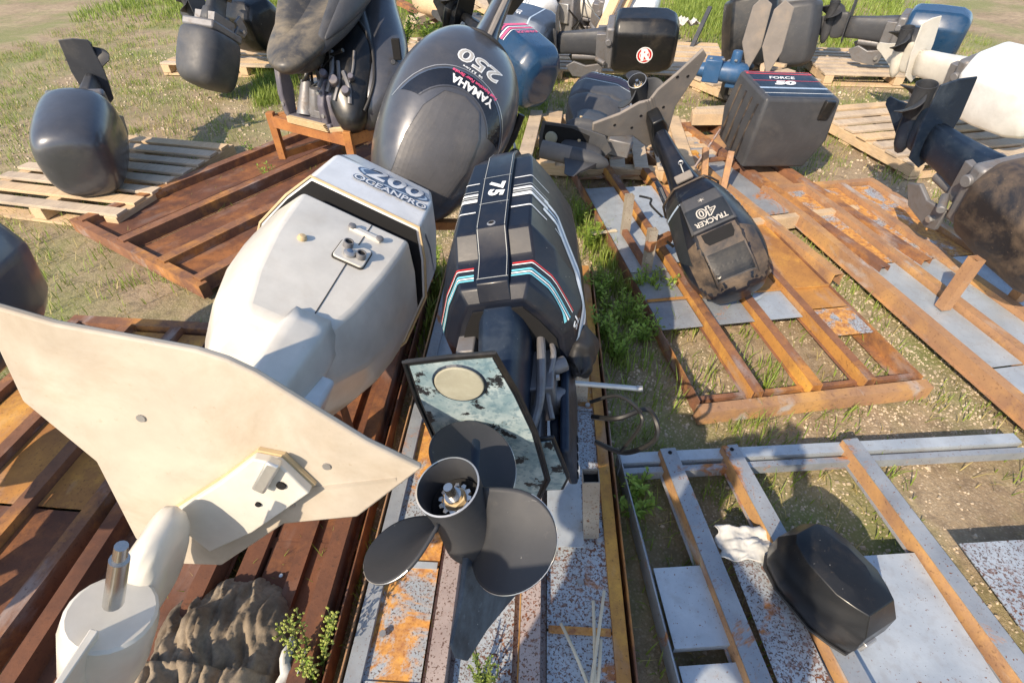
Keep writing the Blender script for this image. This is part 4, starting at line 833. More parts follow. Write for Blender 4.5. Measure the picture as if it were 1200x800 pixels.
text(cJ, 'FORCE', (0, .24, LJ * .72), (0, 1, 0), (1, 0, 0), .05, M['decalwhite'], .001, .3, 1.2, .003); text(cJ, '50', (0, .22, LJ * .53), (0, 1, 0), (1, 0, 0), .072, M['decalwhite'], .004, .3, 2.0, .003)
MB().box(-.12, -.0, .40, .47, -.035, -.005).obj('latch', M['black'], J, bevel=.006)

# ---- opened grey engine on the brown stand (top left)
D = thing('outboard_motor', 'opened grey outboard with dusty lower cover and bare bracket on the brown stand', 'outboard motor', None, 'outboard motors in the yard')
def P(x, y, d): return atd(x, y, d)
def blob(name, mat, pts, rad, flat, up=(0, 0, 1), n=14, sub=2, parent=None): return MB().sweep([P(*p) for p in pts], rad, n, flat, up).obj(name, M[mat], parent or D, sub=sub)
def pxrings(name, mat, rows, dep, n=14, ridge=0, sub=1, crease=None, auto=60):
    rg = []
    for y, xl, xr, d in rows:
        c_, hw = (xl + xr) / 2, (xr - xl) / 2 * d / FPX; v_ = ray(c_, y).normalized(); ax = Vector((1, 0, 0)); bx = Vector((0, v_.y, v_.z * .2)).normalized(); ct = P(c_, y, d); ring = []
        for j in range(n):
            t = 2 * math.pi * j / n; k = 1 + ridge * (1 if j % 3 == 0 else 0); e = .85
            ring.append(ct + ax * hw * math.copysign(abs(math.cos(t)) ** e, math.cos(t)) * k - bx * min(hw * 1.2, dep) * math.copysign(abs(math.sin(t)) ** e, math.sin(t)) * k)
        rg.append(ring)
    return MB().rings(rg).obj(name, M[mat], D, sub=sub, crease=crease)
pxrings('upper_cowl', 'grey', ((-70, 395, 470, 3.7), (-20, 400, 462, 3.62), (8, 402, 464, 3.55), (30, 404, 472, 3.5), (55, 408, 479, 3.45), (80, 410, 480, 3.42), (108, 412, 471, 3.4), (135, 416, 455, 3.42), (155, 424, 440, 3.45)), .24)
pxrings('inner_cowl', 'black', ((-70, 350, 440, 3.6), (-5, 372, 424, 3.45), (15, 378, 428, 3.36), (40, 378, 436, 3.3), (65, 374, 438, 3.28), (90, 374, 438, 3.28), (112, 384, 436, 3.3), (132, 392, 434, 3.32), (148, 400, 430, 3.36), (156, 408, 424, 3.4)), .11, ridge=.05)
pxrings('lower_cover', 'khaki', ((-70, 345, 470, 3.5), (-20, 338, 446, 3.35), (0, 334, 430, 3.28), (25, 325, 410, 3.20), (48, 316, 390, 3.12), (66, 314, 373, 3.06), (79, 322, 360, 3.04), (87, 335, 350, 3.04)), .20, n=12, ridge=.07, sub=2)
blob('side_cover', 'greydark', [(440, -45, 3.3), (424, -12, 3.16), (408, 10, 3.08), (393, 32, 3.02), (380, 48, 3.0)], [.10, .10, .075, .04, .01], .5, up=(.5, -.8, .2), n=6)
bpy.context.view_layer.update()
def hitpix(names, x, y, d0):
    c_, r_ = Vector((0, 0, CAMH)), ray(x, y); best = None
    for nm in names:
        h = bvh(bpy.data.objects[nm]).ray_cast(c_, r_.normalized())
        if h[0] is not None and (best is None or (h[0] - c_).length < (best - c_).length): best = h[0]
    return (best - r_.normalized() * .008) if best is not None else P(x, y, d0)
seamp = [hitpix(('upper_cowl', 'inner_cowl'), x, y, 3.25) for x, y in ((410, 14), (424, 30), (434, 50), (438, 72), (438, 95), (433, 115), (427, 130))]
MB().sweep(tubepath(seamp), .010, 8).obj('cowl_seal', M['blackmatte'], D, smooth=True)
lc = MB().sweep([P(*q_) for q_ in ((400, -75, 3.7), (388, -30, 3.5), (374, 5, 3.35), (360, 35, 3.22), (349, 60, 3.13), (343, 76, 3.1), (341, 84, 3.1))], [.30, .285, .25, .205, .155, .09, .03], 9, .62, (.5, -.8, .2)).obj('lower_cover', M['khaki'], D, sub=2, crease=(34, .55))
blob('side_cover', 'greydark', [(428, -45, 3.45), (412, -5, 3.25), (396, 25, 3.12), (380, 50, 3.06), (370, 66, 3.06)], [.13, .14, .105, .06, .02], .55, up=(.5, -.8, .2), n=6)
for x0_, y0_, x1_, y1_, r_ in ((388, 60, 384, 108, .016), (396, 72, 392, 118, .012), (402, 84, 410, 122, .014), (376, 70, 374, 104, .010), (415, 60, 405, 108, .008)):
    MB().sweep(tubepath([hitpix(('inner_cowl',), x0_, y0_, 3.2), hitpix(('inner_cowl',), (x0_ + x1_) / 2 + 3, (y0_ + y1_) / 2, 3.15), hitpix(('inner_cowl',), x1_, y1_, 3.15)]), r_, 7).obj('linkage', M['alugrime'], D, smooth=True)
for x0_, y0_, r_ in ((392, 96, .035), (406, 108, .03), (380, 88, .028), (412, 92, .022)):
    c_ = hitpix(('inner_cowl',), x0_, y0_, 3.15); MB().cyl(c_, c_ + Vector((.01, -.05, .03)), r_, r_ * .8, 14).obj('fitting', M['purple'], D, bevel=.005)
MB().beam(P(392, 68, 3.22), P(402, 50, 3.3), .055, .03).obj('latch_cover', M['hgrey'], D, bevel=.008)
MB().cyl(P(461, 73, 3.24), P(461, 73, 3.18), .016, .014, 16).obj('round_plug', M['greydark'], D, bevel=.003)
q0 = P(465, 60, 3.27); MB().beam(q0 + Vector((0, 0, .07)), q0 - Vector((0, 0, .05)), .05, .03, up=(0, 1, 0)).obj('latch_recess', M['void'], D, bevel=.004)
# bracket block, resting on the stand plate
bo = Vector((-1.30, 3.52, STZ + .035)); rz_ = math.atan2(dx.y, dx.x); mbk = Matrix.Translation(bo) @ Matrix.Rotation(rz_, 4, 'Z')
def bk(mb, name, mat, **k): return mbm(mb, mbk).obj(name, M[mat], D, **k)
bk(MB().box(-.24, .17, -.04, .30, .0, .05), 'bracket_base', 'purple', bevel=.010)
for i in range(5): bk(MB().box(-.22 + i * .004, .15 - i * .004, -.055 - .003 * i, -.036, .002 + i * .010, .008 + i * .010), 'cooling_fin', 'trim', bevel=.001)
bk(MB().prism([(-.04, .04), (.03, .04), (.06, .20), (.05, .36), (-.02, .36), (-.05, .18)], -.25, -.205, axis=0), 'clamp_arm', 'purple', bevel=.01)
bk(MB().prism([(-.04, .04), (.03, .04), (.05, .16), (.06, .30), (-.0, .30), (-.05, .16)], .10, .155, axis=0), 'clamp_arm', 'purple', bevel=.01)
bk(MB().cyl((-.10, .02, .05), (-.11, .10, .24), .065, .04, 16).cyl((-.11, .10, .24), (-.105, .12, .34), .018, .012, 12), 'swivel_post', 'alugrime', smooth=True)
bk(MB().box(-.19, .09, .12, .24, .05, .22).cyl((-.02, .04, .06), (.0, .06, .22), .05, .04, 14).cyl((.05, .08, .05), (.05, .10, .26), .02, .02).box(-.05, .05, .0, .1, .05, .1), 'casting', 'alugrime', bevel=.012)
bk(MB().prism([(.16, -.03), (.28, .08), (.36, .25), (.33, .33), (.16, .30)], .0, .24), 'side_casting', 'purple', bevel=.03, seg=3)
bk(MB().prism([(.16, -.045), (.30, .07), (.385, .25), (.37, .27), (.28, .10), (.15, -.02)], -.004, .028), 'rim', 'trim', bevel=.004)
for x, z in ((.135, .1), (.135, .24), (-.225, .12)): bk(MB().cyl((x, -.052, z), (x, -.038, z), .013, n=10), 'bolt', 'alu')
rr = random.Random(5)
for k in range(9):
    a = (rr.uniform(-.15, .1), rr.uniform(.05, .12), rr.uniform(.15, .22)); b = (rr.uniform(-.1, .25), rr.uniform(.08, .16), rr.uniform(.34, .46)); mid = tuple((a[i] + b[i]) / 2 + rr.uniform(-.05, .05) for i in range(3))
    bk(MB().sweep(tubepath([a, mid, b]), rr.choice((.006, .009, .012)), 6), 'hose', 'hose', smooth=True)
bk(MB().box(-.05, .22, .12, .30, .20, .36), 'powerhead', 'blackmatte', bevel=.02)
st2 = thing('engine_stand', 'rusty stand hidden under the large grey two fifty outboard', 'stand', trans(-.25, 2.30))
for x, y in ((-.18, -.1), (.18, -.1), (-.18, .45), (.18, .45)): MB().box(x - .02, x + .02, y - .02, y + .02, .10, .40 + (y > 0) * .12).obj('leg', M['standrust'], st2)
for x in (-.18, .18): MB().beam((x, -.1, .40), (x, .45, .52), .04, .05).obj('rail', M['standrust'], st2)
MB().beam((-.2, -.1, .42), (.2, -.1, .42), .04, .04).obj('cross_beam', M['standrust'], st2)
# ============================================================ SMALLER THINGS
tb = thing('support_tube', 'pale grey rod poking out beside the black outboard over the gravel', 'rod')
a_, b_ = at(655, 447, .405), at(746, 455, .405)
MB().cyl(a_, b_, .0085, n=14).obj('rod', M['tube'], tb, smooth=True); MB().cyl(b_, b_ + (b_ - a_).normalized() * .018, .011, .011, 12).obj('rod_end', M['alu'], tb, smooth=True)
def sticks(label, px, z=.097):
    p0, p1 = at(*px[0], z), at(*px[1], z); d = (p1 - p0); L = d.length; t = thing('plastic_strip', label, 'strip', None, 'pale strips on the crate base')
    m = MB(); pts = [p0 + d * (i / 8) + Vector((0, 0, .003 + .012 * math.sin(i / 8 * math.pi) * (hash(label) % 3 > 0))) for i in range(9)]
    m.sweep(pts, .0045, 6, .45).obj('strip', M['straw'], t, smooth=True)
sticks('pale strip leaning farthest left of the bunch, bent', ((657, 730), (688, 800))); sticks('straight upright pale strip in the middle of the bunch', ((695, 704), (697, 806)), .102)
sticks('long pale strip reaching highest of the bunch', ((708, 692), (692, 806)), .108); sticks('short pale strip on the right of the bunch', ((704, 749), (700, 806)), .1)
# sacking at bottom left
sk = thing('sacking_heap', 'crumpled weathered sacking heap in the bottom left corner', 'sacking')
v = []; f = []; nx_, ny_ = 80, 100
c0 = at(300, 760, .1)
for j in range(ny_ + 1):
    for i in range(nx_ + 1):
        u, w_ = i / nx_ * 2 - 1, j / ny_ * 2 - 1; e = (abs(u) ** 3 + abs(w_) ** 3) ** (1 / 3); hgt = max(0, 1 - e ** 2.2) ** .55 * (.62 + .38 * noise.noise((u * 1.4, w_ * 1.4, 12)) + .18 * (w_ < -.1))
        x = c0.x - .115 + u * .185 + .02 * noise.noise((w_ * 3, u, 1)); y = c0.y - .035 + w_ * .245
        z = .015 + .22 * hgt + .05 * hgt * noise.noise((u * 3 + 5, w_ * 3, 2)) + .035 * hgt * (1 - abs(noise.noise((u * 4.5 + w_ * 1.5, w_ * 2.2 - u, 7))) * 2.6) + .010 * (1 - 2 * abs(noise.noise((u * 11 + w_ * 2, w_ * 3, 4)))) + .004 * noise.noise((u * 30, w_ * 24, 7)) + .02 * max(0, 1 - abs(math.sin(u * 5.5 + w_ * 1.2 + 2 * noise.noise((u, w_ * 2, 3)))) * 3)
        v.append((x, y, z))
        if i < nx_ and j < ny_: k = j * (nx_ + 1) + i; f.append((k, k + 1, k + nx_ + 2, k + nx_ + 1))
MB().add(v, f).obj('sack', M['tarp'], sk, solid=.004, smooth=True, auto=180)
# torn flap
v = []; f = []
for j in range(14):
    for i in range(8): 
        v.append((c0.x + .085 + i * .008 + .01 * noise.noise((i * .5, j * .4, 3)), c0.y - .16 + j * .014, .10 + .05 * noise.noise((i * .35, j * .3, 9)) + .02 * math.sin(i)))
        if i < 7 and j < 13: k = j * 8 + i; f.append((k, k + 1, k + 9, k + 8))
MB().add(v, f).obj('torn_edge', M['cloth'], sk, solid=.002, smooth=True, auto=180)
def rag(label, c, rx, ry, hz, seed, mat='cloth'):
    t = thing('rag', label, 'rag'); v = []; f = []; n = 26
    for j in range(n + 1):
        for i in range(n + 1):
            u, w_ = i / n * 2 - 1, j / n * 2 - 1; edge = 1 + .25 * noise.noise((u * 2, w_ * 2, seed))
            v.append((c[0] + u * rx * edge, c[1] + w_ * ry * edge, c[2] + hz * (.5 + .9 * noise.noise((u * 1.6, w_ * 1.6, seed + 3))) + hz * .35 * abs(noise.noise((u * 5, w_ * 3, seed)))))
            if i < n and j < n: k = j * (n + 1) + i; f.append((k, k + 1, k + n + 2, k + n + 1))
    MB().add(v, f).obj('cloth', M[mat], t, solid=.003, smooth=True, auto=180); return t
rag('crumpled white rag caught between the rails of the galvanised frame', tuple(at(872, 640, .09)), .085, .055, .035, 2)
rag('small pale rag tied at the near corner of the tan pallet', tuple(at(806, 32, .25)), .12, .10, .10, 5)
bk2 = thing('engine_cowl', 'small black engine cowl standing at the right edge of the galvanised frame', 'engine cover')
c_ = at(952, 696, .12); bk2.matrix_world = Matrix.Translation(c_) @ Matrix.Rotation(R(25), 4, 'Z')
sh_ = shell([(z, oct_half(w, a, f, .6, .3)) for z, w, a, f in ((0, .085, -.14, .13), (.06, .098, -.155, .145), (.13, .095, -.15, .14), (.19, .075, -.12, .11), (.205, .045, -.07, .06))]).obj('shell', M['black'], bk2, bevel=.010, seg=3)
lp = [Vector((x, y, .012)) for x, y in mirror(oct_half(.092, -.147, .137, .6, .3))]; MB().sweep(lp + [lp[0]], .005, 6).obj('rubber_seal', M['blackmatte'], bk2, smooth=True)
MB().box(-.02, .02, -.162, -.145, .02, .06).obj('latch', M['alu'], bk2, bevel=.003)
# junk at the top
def junkengine(label, c, mt, seed, s=1.0, cover='blackmatte'):
    rd = random.Random(seed); t = thing('engine_block', label, 'engine block', Matrix.Translation(c) @ Matrix.Rotation(rd.uniform(0, 6), 4, 'Z'))
    b = MB().box(-.2*s, .2*s, -.16*s, .16*s, .0, .42*s).obj('block', M[mt], t, bevel=.02)
    MB().lathe([(.001, .50*s), (.17*s, .49*s), (.20*s, .46*s), (.20*s, .43*s), (.18*s, .42*s)], axis=2, n=24).obj('flywheel_cover', M[cover], t, smooth=True)
    for k in range(4): MB().cyl((.2*s, -.1*s + .07*k*s, .08 + .09*k*s), (.28*s, -.1*s + .07*k*s, .1 + .09*k*s), .035*s, n=12).obj('carburettor', M['alu'], t, smooth=True)
    for k in range(6):
        a = Vector((rd.uniform(-.22, .22), -.17, rd.uniform(.05, .4))) * s; MB().sweep(tubepath([a, a + Vector((rd.uniform(-.1, .1), -.1, rd.uniform(-.1, .1))) * s, a + Vector((rd.uniform(-.2, .2), -.02, rd.uniform(-.2, .2))) * s]), .010 * s, 6).obj('hose', M['hose'], t, smooth=True)
    MB().box(-.24*s, -.2*s, -.12*s, .12*s, .1*s, .3*s).obj('side_cover', M['alu'], t, bevel=.01)
    return t
junkengine('black stripped powerhead on a wooden pallet at the top', (.80, 8.0, .12), 'alugrime', 1, 1.1)
junkengine('grimy powerhead farther left along the top pallet', (.45, 8.9, .12), 'alugrime', 2, 1.0)
junkengine('small rusty engine block behind the grey two fifty outboard', (-.62, 6.0, .0), 'alugrime', 3, .75)
junkengine('dark engine block in the scrap heap near the blue leg', (2.05, 5.1, .12), 'blackmatte', 4, .6)
junkengine('open powerhead with pale fittings near the top right', (2.35, 4.75, .05), 'alugrime', 6, .7)
Wc, cW = outboard('white outboard lying behind the black one with the red emblem', (.55, 8.0, .45), (.93, -.32, -.1), (0, -.3, .95), .30, -.28, .28, .7, 1.35, 'cap', 'white', rounded=False)
W2, cW2 = outboard('white striped outboard just behind the slate blue one', tuple(atd(628, 12, 6.6) - Vector((.5, -.7, -.35)).normalized() * 1.0), (.5, -.7, -.35), (.2, -.2, .95), .24, -.26, .26, .7, 1.25, 'cap', 'hgrey', rounded=True)
bpy.context.view_layer.update()
for z in (.95, 1.02, 1.06): ringstripe(cW2, lambda d, z=z: z, -80, 80, .012, M['bluevinyl'])
Bk, cBk = outboard('glossy black outboard half hidden behind the opened grey one', (-1.35, 5.6, 1.15), (.25, -.55, -.78), (.1, -.7, .6), .22, -.25, .25, .62, 1.12, 'black', 'hgrey', rounded=True)
Lf, cLf = outboard('dark outboard cropped at the top left beyond the weathered pallet', (-2.75, 5.9, 1.0), (-.2, -.5, -.8), (-.2, -.8, .5), .24, -.26, .26, .55, 1.05, 'hgrey', 'hgrey', rounded=True)
# blue leg with twin grey foil halves
BL = thing('drive_unit', 'blue enamelled outboard leg with upright dusty foil halves beside it', 'drive unit', frame_matrix((1.62, 4.95, .40), (.93, -.36, .0), (0, 0, 1)))
MB().sweep([(0, 0, -.10), (0, 0, .05), (0, 0, .22), (0, 0, .45)], [.045, .06, .085, .10], 12).obj('housing', M['bluemetal'], BL, sub=1)
MB().box(-.08, .08, -.10, .08, .06, .20).box(-.10, .02, -.05, .12, .26, .42).cyl((0, -.05, .3), (0, -.17, .3), .05, .04).obj('flange', M['bluemetal'], BL, bevel=.015)
for z in (.1, .2, .3): bolt(BL, (.05, -.10, z), (0, -1, 0), .014, .012)
for s_, z in ((-1, .36), (1, .52)): MB().prism([(-.22, z - .05), (-.48, z - .04), (-.55, z + .02), (-.50, z + .10), (-.2, z + .11), (.0, z + .05)], s_ * .05 - .01, s_ * .05 + .01, axis=0).obj('foil_half', M['foil'], BL, bevel=.006)
# loose boards and scrap
def board(label, a, b, w_, t_, mat='wood2', tilt=None, group='loose boards in the scrap heap', name='board'):
    a, b = Vector(a), Vector(b); t = thing(name, label, 'board' if 'wood' in mat else 'steel bar', Matrix.Translation(a), group); MB().beam((0, 0, 0), b - a, w_, t_).obj('plank' if 'wood' in mat else 'bar', M[mat], t, bevel=.002)
board('tan board leaning up between the white and black outboards', (1.02, 7.2, .12), (1.45, 7.45, 1.0), .16, .03)
board('second tan board leaning close to the white outboard', (1.2, 7.25, .12), (1.6, 7.5, .95), .10, .04)
board('long grey bar across the scrap heap by the grass', (2.05, 6.3, .16), (2.45, 5.3, .22), .06, .03, 'wood')
board('tan stick lying over the scrap heap', (2.2, 6.35, .2), (2.75, 5.7, .24), .05, .03)
board('short tan stick standing crossed in the scrap heap', (2.45, 5.5, .12), (2.62, 6.0, .42), .045, .03)
board('thin rusty bar at the foot of the scrap heap', (2.25, 6.2, .14), (2.3, 5.2, .16), .04, .03, 'rust')
board('cream block of wood in front of the blue leg', (1.50, 4.45, .16), (1.78, 4.40, .18), .13, .09)
board('curved tan offcut beside the cream block', (1.80, 4.42, .15), (2.0, 4.25, .16), .10, .05)
board('pale thin rod leaning in the rusty crate base', (1.28, 3.50, .14), (1.50, 3.78, .30), .012, .012, 'zincpink')
board('dark angle bar in the grass near the glossy black outboard', (2.15, 7.0, .05), (2.45, 7.5, .45), .05, .04, 'hgrey')
bk3 = thing('bark_roll', 'tan roll of torn bark lying among weeds at the top', 'bark', None)
MB().sweep([P(486, -2, 6.5), P(502, 3, 6.4), P(520, 9, 6.3), P(530, 16, 6.2)], [.13, .15, .12, .05], 12).obj('roll', M['wood2'], bk3, sub=1)
cy = thing('steel_cylinder', 'dark cylinder on a stem behind the large grey outboard', 'cylinder', None)
MB().cyl(P(531, 22, 5.8), P(562, 22, 5.7), .055, n=18).obj('drum', M['hgrey'], cy, bevel=.008); MB().cyl(P(545, 24, 5.75), P(547, 46, 5.8), .03).obj('stem', M['foil'], cy, smooth=True)
th = thing('timber_scrap', 'pile of grey timber scrap along the top behind the weeds', 'scrap', None)
rd = random.Random(21)
for k in range(26):
    c = Vector((rd.uniform(-1.3, .1), rd.uniform(7.6, 9.4), rd.uniform(.05, .4))); a = rd.uniform(0, 3.14); d = Vector((math.cos(a), math.sin(a), rd.uniform(-.25, .25))) * rd.uniform(.2, .5)
    MB().beam(c - d, c + d, rd.uniform(.06, .16), rd.uniform(.02, .08)).obj('plank', M[rd.choice(('wood', 'wood2', 'alugrime', 'rust', 'wood'))], th)
cab = thing('cable_loop', 'grey and black cable loop beside the large grey outboard', 'cable', None)
MB().sweep(tubepath([P(583, 178, 3.3), P(590, 168, 3.3), P(597, 163, 3.3), P(603, 170, 3.3), P(600, 184, 3.3), P(590, 192, 3.35)]), .008, 6).obj('cable', M['hosew'], cab, smooth=True)
MB().sweep(tubepath([P(575, 190, 3.3), P(592, 183, 3.25), P(604, 175, 3.3), P(612, 186, 3.3)]), .008, 6).obj('cable', M['hose'], cab, smooth=True)

# ============================================================ BEYOND THE CROP: the yard goes on both sides
P7 = thing('steel_pallet', 'orange rusted crate base beyond the white outboard on the far left', 'pallet', trans(-1.80, .42, 0, R(-5)), 'steel crate bases')
P8 = thing('steel_pallet', 'galvanised crate base on the far right in front of the red striped cowl', 'pallet', trans(2.30, 1.9, 0, R(9)), 'steel crate bases')
for T_, mats in ((P7, ('rust', 'rustshade', 'orange')), (P8, ('rustlight', 'zinc', 'zincrust'))):
    for x in (-.36, -.1, .14, .38): chan(T_, 'channel', (x, -1.1), (x, 1.4), .055, .05, .118, M[mats[0]], lip=.012)
    for x in (-.23, .02, .26):
        for a, b in ((-1.1, -.3), (-.29, .5), (.51, 1.38)): sheet(T_, x - .09, x + .09, a, b, .09, M[mats[1 if (a + x) < .2 else 2]])
    for y in (-1.15, 1.4): MB().box(-.4, .42, y, y + .05, .02, .11).obj('end_beam', M[mats[0]], T_)
    for x, y in ((-.2, .1), (.2, .1)): post(T_, (x, y, .1), (x, y, .38), .045, M[mats[0]])
def copytree(o, mt, label, swap=None):
    def rec(s, par):
        c = s.copy(); COL.objects.link(c); c.parent = par
        for ch in s.children: rec(ch, c)
        return c
    r = rec(o, None); r.matrix_world = mt; r['label'] = label; return r
X1, _ = outboard('navy blue outboard lying on the orange base at the far left', (-1.80, .35, .62), (-.05, .99, .03), (.2, 0, .97), .20, -.22, .26, .66, 1.24, 'greyblue', 'navyleg', blades=(90, 210, 330))
X2, _ = outboard('dusty black outboard on the galvanised base at the far right', (2.22, 2.95, .66), (.10, -.97, -.15), (-.2, -.1, .95), .19, -.20, .22, .68, 1.25, 'dustyblack', 'navyleg')
X3, _ = outboard('grey rounded outboard at the left beyond the opened one', (-3.1, 4.2, .58), (.35, -.9, -.2), (.2, -.3, .9), .23, -.26, .26, .7, 1.3, 'grey', 'hgrey', rounded=True)
X4, _ = outboard('white outboard farther back at the right side', (3.3, 4.9, .55), (.3, -.94, -.05), (-.2, -.2, .95), .22, -.25, .25, .7, 1.3, 'cap', 'white')
X5, _ = outboard('blue enamel outboard on bare ground at the far right', (3.4, 6.4, .5), (.8, -.6, 0), (0, -.2, .95), .2, -.22, .24, .7, 1.22, 'blue', 'hgrey')
X6, _ = outboard('black boxy outboard in the far left back row', (-3.6, 6.8, .5), (.85, -.5, 0), (0, -.2, .95), .22, -.25, .25, .7, 1.28, 'black', 'hgrey')
wooden('wooden pallet under the grey rounded outboard at the left', trans(-3.6, 3.1, 0, R(-12)), 1.2, 1.2, 8, seed=31); wooden('wooden pallet on the right under the white outboard', trans(2.9, 3.6, 0, R(12)), 1.2, 1.3, 8, seed=32)
wooden('wooden pallet at the far right back', trans(3.3, 5.9, 0, R(-6)), 1.5, 1.2, 8, seed=33); wooden('wooden pallet in the far left back row', trans(-3.9, 6.3, 0, R(-6)), 1.9, 1.2, 8, seed=34)
bpy.context.view_layer.update()

# ============================================================ GRASS, GRAVEL, WEEDS
def inside(px, py, poly):
    c = False; n = len(poly)
    for i in range(n):
        (x1, y1), (x2, y2) = poly[i], poly[(i + 1) % n]
        if (y1 > py) != (y2 > py) and px < (x2 - x1) * (py - y1) / (y2 - y1) + x1: c = not c
    return c
def patchpoly(pts): return [tuple(at(x, y, 0).xy) for x, y in pts]
def tuft_mesh(spots, hmin, hmax, w_, bend, seed, nb=7, spread=.03):
    r = np.random.default_rng(seed); V = []; F = []
    for (x, y, sc) in spots:
        for _ in range(nb):
            a = r.uniform(0, 6.283); bx, by = x + r.normal(0, spread), y + r.normal(0, spread); h = r.uniform(hmin, hmax) * sc; b = r.uniform(.2, 1) * bend * h; dx_, dy_ = math.cos(a), math.sin(a); sx, sy = -dy_ * w_ * .5 * r.uniform(.6, 1.3), dx_ * w_ * .5; k = len(V); z0 = h_at(bx, by)
            V += [(bx - sx, by - sy, z0), (bx + sx, by + sy, z0), (bx + dx_ * b * .35 - sx * .8, by + dy_ * b * .35 - sy * .8, z0 + h * .6), (bx + dx_ * b * .35 + sx * .8, by + dy_ * b * .35 + sy * .8, z0 + h * .6), (bx + dx_ * b, by + dy_ * b, z0 + h)]
            F += [(k, k + 1, k + 3, k + 2), (k + 2, k + 3, k + 4)]
    return V, F
def scatter(poly, dens, r, clump=.5):
    xs = [p[0] for p in poly]; ys = [p[1] for p in poly]; A_ = (max(xs) - min(xs)) * (max(ys) - min(ys)); out = []
    for _ in range(int(A_ * dens)):
        x, y = r.uniform(min(xs), max(xs)), r.uniform(min(ys), max(ys))
        if inside(x, y, poly) and noise.noise((x * 2.2, y * 2.2, 5)) > clump - .5 - r.uniform(0, .35): out.append((x, y, .6 + .8 * r.random()))
    return out
r = np.random.default_rng(3)
lush = [patchpoly([(668, 240), (690, 255), (758, 375), (745, 420), (715, 440), (700, 330), (690, 300)]), patchpoly([(600, 105), (660, 75), (640, 120), (625, 190), (590, 200)]),
        patchpoly([(300, 70), (350, 90), (340, 120), (300, 130)]), patchpoly([(480, 330), (520, 310), (530, 400), (490, 400)]), patchpoly([(640, 380), (900, 350), (900, 480), (760, 500), (700, 470)]), patchpoly([(300, 20), (600, 0), (600, 60), (480, 90), (300, 80)]),
        patchpoly([(790, 0), (860, 0), (850, 35), (795, 28)])]
thin = [[(-6.5, -1), (6.5, -1), (6.5, 12), (-6.5, 12)]]
sp1 = []
for p_, d_ in zip(lush, (800, 600, 800, 900, 120, 90, 600)): sp1 += scatter(p_, d_, r, .1)
V, F = tuft_mesh(sp1, .03, .12, .006, .7, 1, 8, .03); MB().add(V, F).obj('grass', M['grass'], smooth=False, kind='stuff')
sp2 = [s_ for s_ in scatter(thin[0], 110, r, .52)]; V, F = tuft_mesh(sp2, .02, .075, .005, .9, 2, 7, .04); MB().add(V, F).obj('grass_tufts', M['grass'], smooth=False, kind='stuff')
sp3 = [s_ for s_ in scatter(thin[0], 60, r, .45)]; V, F = tuft_mesh(sp3, .015, .06, .004, 1.6, 3, 6, .05); MB().add(V, F).obj('dry_grass', M['drygrass'], smooth=False, kind='stuff')
near = [patchpoly([(745, 555), (800, 560), (870, 760), (800, 690)]), patchpoly([(820, 560), (900, 560), (900, 640), (850, 640)]), patchpoly([(720, 560), (745, 560), (760, 640), (740, 660)]), patchpoly([(700, 500), (900, 490), (900, 525), (720, 530)]), patchpoly([(380, 660), (430, 620), (430, 700), (390, 760)])]
sp4 = []
for p_, d_ in zip(near, (180, 260, 400, 450, 350)): sp4 += scatter(p_, d_, r, .25)
V, F = tuft_mesh(sp4, .03, .10, .0035, .9, 4, 7, .02); MB().add(V, F).obj('grass_near', M['grass'], smooth=False, kind='stuff')
# far green field at the back
sp5 = scatter([(-7, 9.2), (7, 9.2), (7, 12.8), (-7, 12.8)], 45, r, .3) + scatter([(2.4, 7.2), (4.5, 7.2), (5, 10), (2.6, 10)], 90, r, .1); V, F = tuft_mesh(sp5, .05, .16, .012, .7, 5, 8, .07); MB().add(V, F).obj('grass_back', M['grass'], smooth=False, kind='stuff')
# gravel
def gravel(n, region, smin, smax, seed):
    r = np.random.default_rng(seed); V = []; F = []
    x0, x1, y0, y1 = region
    for _ in range(n):
        x, y = r.uniform(x0, x1), r.uniform(y0, y1)
        if noise.noise((x * 1.5, y * 1.5, 9)) < r.uniform(-.45, .25): continue
        s_ = r.uniform(smin, smax) * (1.8 if r.random() < .06 else 1); z = h_at(x, y) + s_ * .2; k = len(V); q = r.uniform(.65, 1.2, (8, 3)); a = r.uniform(0, 6.28); ca, sa = math.cos(a), math.sin(a)
        for i, (ax, ay, az_) in enumerate(((-1,-1,-1),(1,-1,-1),(1,1,-1),(-1,1,-1),(-.6,-.6,.7),(.7,-.5,.6),(.5,.7,.7),(-.6,.6,.6))):
            px, py, pz = ax * s_ * .5 * q[i, 0], ay * s_ * .4 * q[i, 1], az_ * s_ * .35 * q[i, 2]; V.append((x + px * ca - py * sa, y + px * sa + py * ca, z + pz))
        F += [tuple(k + j for j in t) for t in ((4,5,6,7),(0,1,5,4),(1,2,6,5),(2,3,7,6),(3,0,4,7))]
    return V, F
V, F = gravel(38000, (-1.3, 2.2, .2, 3.4), .004, .011, 1); MB().add(V, F).obj('gravel', M['stone'], smooth=False, kind='stuff')
V, F = gravel(14000, (-5, 5, 3.0, 8), .010, .024, 2); MB().add(V, F).obj('gravel_far', M['stone'], smooth=False, kind='stuff')
